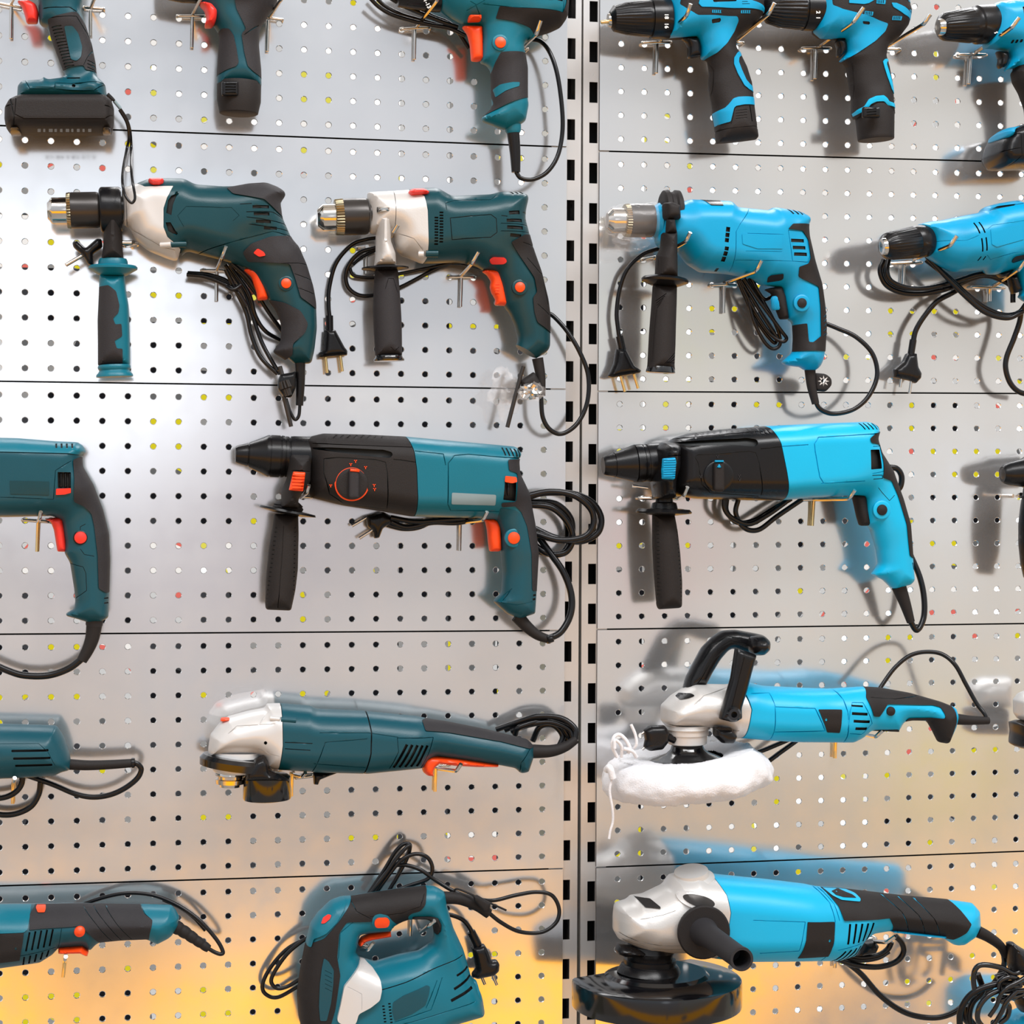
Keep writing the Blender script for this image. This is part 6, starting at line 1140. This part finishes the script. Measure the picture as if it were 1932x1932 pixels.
# ================================================================== jigsaw
crop(470, 1570, 3.116)
thing('jigsaw', 850, 1200, 0.045, 'teal jigsaw with silver blade shield and black loop of cable above', 'jigsaw')
hole = [(650, 600), (700, 590), (830, 580), (850, 545), (900, 520), (940, 510), (1050, 505), (1078, 530), (1085, 600), (1075, 650), (1000, 700), (880, 725), (745, 765), (650, 735), (625, 700), (640, 640)]
V = Surf([(345, 600), (358, 540), (400, 480), (480, 402), (545, 378), (600, 375), (860, 335), (1040, 314), (1095, 318), (1150, 350), (1162, 430), (1200, 560), (1260, 690), (1305, 850), (1335, 888), (1368, 960), (1382, 1050), (1370, 1076), (1180, 1128), (1100, 1250), (330, 1250), (290, 1080), (280, 950), (300, 800), (330, 650)],
         0.045, [(420, 900, 0.028), (700, 450, 0.020), (1000, 400, 0.020), (900, 950, 0.036), (560, 700, 0.026), (1150, 650, 0.024)], 0.020, 16, holes=[hole], p=2.2)
vt = [bar(1198, 808, 1272, 772, 13, 0.003), bar(1180, 882, 1286, 822, 15, 0.003), bar(1160, 946, 1292, 882, 17, 0.003)] + [bar(758 + 2 * i, 970 + 18 * i, 772 + 2 * i, 968 + 18 * i, 8, 0.002) for i in range(8)] + [bar(792 + 2 * i, 955 + 18 * i, 806 + 2 * i, 953 + 18 * i, 8, 0.002) for i in range(8)]
skin('housing', V, 'tealb', cuts=vt + line([(750, 880), (900, 830), (1080, 760), (1240, 700)], 5, 0.0009) + line([(1110, 820), (1040, 990), (830, 1060)], 5, 0.0008, 0) + line([(1080, 830), (1010, 980)], 5, 0.0008, 0) + line([(640, 1130), (680, 1100), (780, 1100), (1300, 960)], 5, 0.001, 0) + line([(470, 780), (510, 700), (520, 560), (600, 500), (680, 500)], 5, 0.0007, 0))
pad('nose_grip', V, [(325, 660), (335, 640), (430, 590), (520, 490), (580, 410), (600, 368), (870, 330), (1040, 308), (1028, 350), (1020, 400), (990, 440), (940, 455), (920, 475), (930, 500), (862, 530), (850, 548), (830, 540), (810, 470), (740, 455), (705, 500), (560, 500), (515, 560), (502, 700), (520, 800), (505, 900), (490, 1000), (455, 1120), (430, 1230), (320, 1230), (262, 1050), (268, 900), (290, 780)], 'gripb', 0.0014, 12, cuts=line([(590, 385), (620, 440), (700, 480)], 4) + line([(1015, 345), (990, 410), (880, 450), (700, 470)], 4, 0.0006, 0))
pad('nose_inlay', V, [(425, 700), (452, 720), (482, 770), (478, 850), (465, 960), (440, 1062), (402, 1062), (395, 980), (400, 850), (412, 760)], 'teal', 0.0022, 10, cuts=[bar(430, 770 + 25 * i, 470, 790 + 25 * i, 4, 0.0006, 1, 0) for i in range(5)])
pad('light_cover', V, [(330, 650), (340, 600), (352, 545), (395, 480), (470, 400), (548, 374), (562, 390), (545, 430), (500, 500), (440, 560), (370, 600), (355, 650)], 'tealb', 0.0030, 10)
pad('work_light', V, [(412, 510), (425, 480), (455, 458), (472, 460), (462, 480), (432, 505)], 'redb', 0.0040, 6)
pad('speed_switch_frame', V, [(710, 480), (725, 460), (755, 452), (800, 462), (822, 490), (870, 535), (855, 552), (790, 548), (720, 542), (708, 515)], 'tealb', 0.0020, 10)
pad('lock_button', V, [(722, 490), (740, 474), (795, 472), (810, 490), (806, 520), (790, 532), (735, 534), (722, 520)], 'red', 0.0050, 12)
solid('trigger', [(640, 645), (660, 615), (700, 598), (832, 574), (836, 612), (720, 632), (680, 645), (660, 668), (642, 668)], 0.045, 0.011, 0.005, 'red', r=8)
solid('rear_inner_grip', [(935, 470), (1060, 470), (1110, 465), (1140, 520), (1135, 570), (1100, 600), (1086, 590), (1075, 530), (1040, 508), (950, 508)], 0.048, 0.018, 0.008, 'gripb', r=12)
pad('blade_shield', V, [(632, 752), (640, 735), (665, 735), (715, 770), (748, 815), (755, 870), (742, 930), (690, 975), (622, 1015), (610, 1060), (592, 1086), (560, 1086), (510, 1068), (498, 1050), (520, 960), (540, 860), (590, 800)], 'silver', 0.0060, 14, skirt=0.008, cuts=line([(560, 860), (640, 900), (640, 990)], 5, 0.0005, 0))
pad('label_plate', V, [(820, 945), (880, 905), (1015, 850), (1036, 858), (1030, 895), (1008, 960), (930, 1010), (830, 1050), (815, 1000)], 'blue', 0.0006, 8) if False else pad('label_plate', V, [(820, 945), (880, 905), (1015, 850), (1036, 858), (1030, 895), (1008, 960), (930, 1010), (830, 1050), (815, 1000)], 'teal', 0.0006, 8)
lathe('dust_port', (1180, 1000), (1350, 960), [(0, 120), (0.8, 105), (0.95, 100), (1, 92)], 'tealb', 0.045)
tube('cord_sleeve', [(1130, 385, 45), (1240, 392, 45), (1340, 432, 45), (1410, 480, 45)], 38, 'gripb', r_end=30)
cord([(1395, 462, 45), (1480, 530, 44), (1590, 585, 42), (1720, 588, 40), (1805, 530, 38), (1822, 450, 36), (1780, 372, 34), (1690, 352, 32), (1570, 370, 32), (1430, 402, 36), (1310, 385, 42), (1200, 345, 40), (1100, 285, 36), (1000, 218, 34), (900, 192, 30), (830, 215, 28), (760, 300, 26), (700, 400, 24)], 12)
for p in ([(690, 380, 20), (790, 230, 22), (860, 115, 24), (910, 70, 24), (945, 75, 24), (935, 120, 24), (870, 260, 24), (800, 380, 24)], [(730, 380, 30), (830, 240, 34), (900, 160, 36), (980, 128, 36), (1050, 150, 36), (1078, 215, 36), (1050, 275, 34), (940, 315, 30), (850, 350, 28)], [(700, 380, 34), (800, 250, 36), (870, 150, 36), (940, 80, 34), (930, 150, 30), (850, 300, 26)],
          [(380, 620, 24), (320, 635, 22), (220, 690, 20), (130, 790, 18), (80, 890, 18), (95, 950, 18), (170, 970, 18), (300, 900, 22)], [(380, 600, 34), (300, 650, 32), (220, 720, 30), (150, 820, 28), (130, 880, 28), (165, 918, 28), (230, 905, 28), (320, 850, 30)]): cord(p, 12)
tube('cable_tie', [(1205, 352, 44), (1218, 334, 46), (1270, 350, 50), (1380, 400, 54), (1512, 460, 54)], 6, 'gripb', n=4)
solid('tie_tag', [(1318, 372), (1340, 368), (1420, 415), (1415, 460), (1380, 470), (1320, 400)], 0.058, 0.004, 0.003, 'gripb', r=5)
cord([(1120, 480, 24), (1190, 488, 24), (1255, 515, 24), (1295, 560, 24), (1318, 610, 24)], 13)
plug([(1305, 585), (1345, 665)], [(1305, 675), (1380, 655), (1402, 690), (1422, 750), (1455, 748), (1472, 775), (1468, 815), (1440, 842), (1340, 862), (1308, 850), (1308, 830), (1332, 800), (1318, 730)], [(1350, 812, 1386, 895), (1420, 812, 1456, 898)], 0.022, collar_r=30, pin_r=9)
hook('steel display hook with its tip inside the rear of the jigsaw handle opening', (1010, 590), (1055, 552), (1090, 521), None, ((950, 512), (948, 610)), L=92)
hook('steel display hook in front of the jigsaw trigger', (660, 690), (700, 690), (732, 650), ((640, 650), (700, 680)), None, L=90)
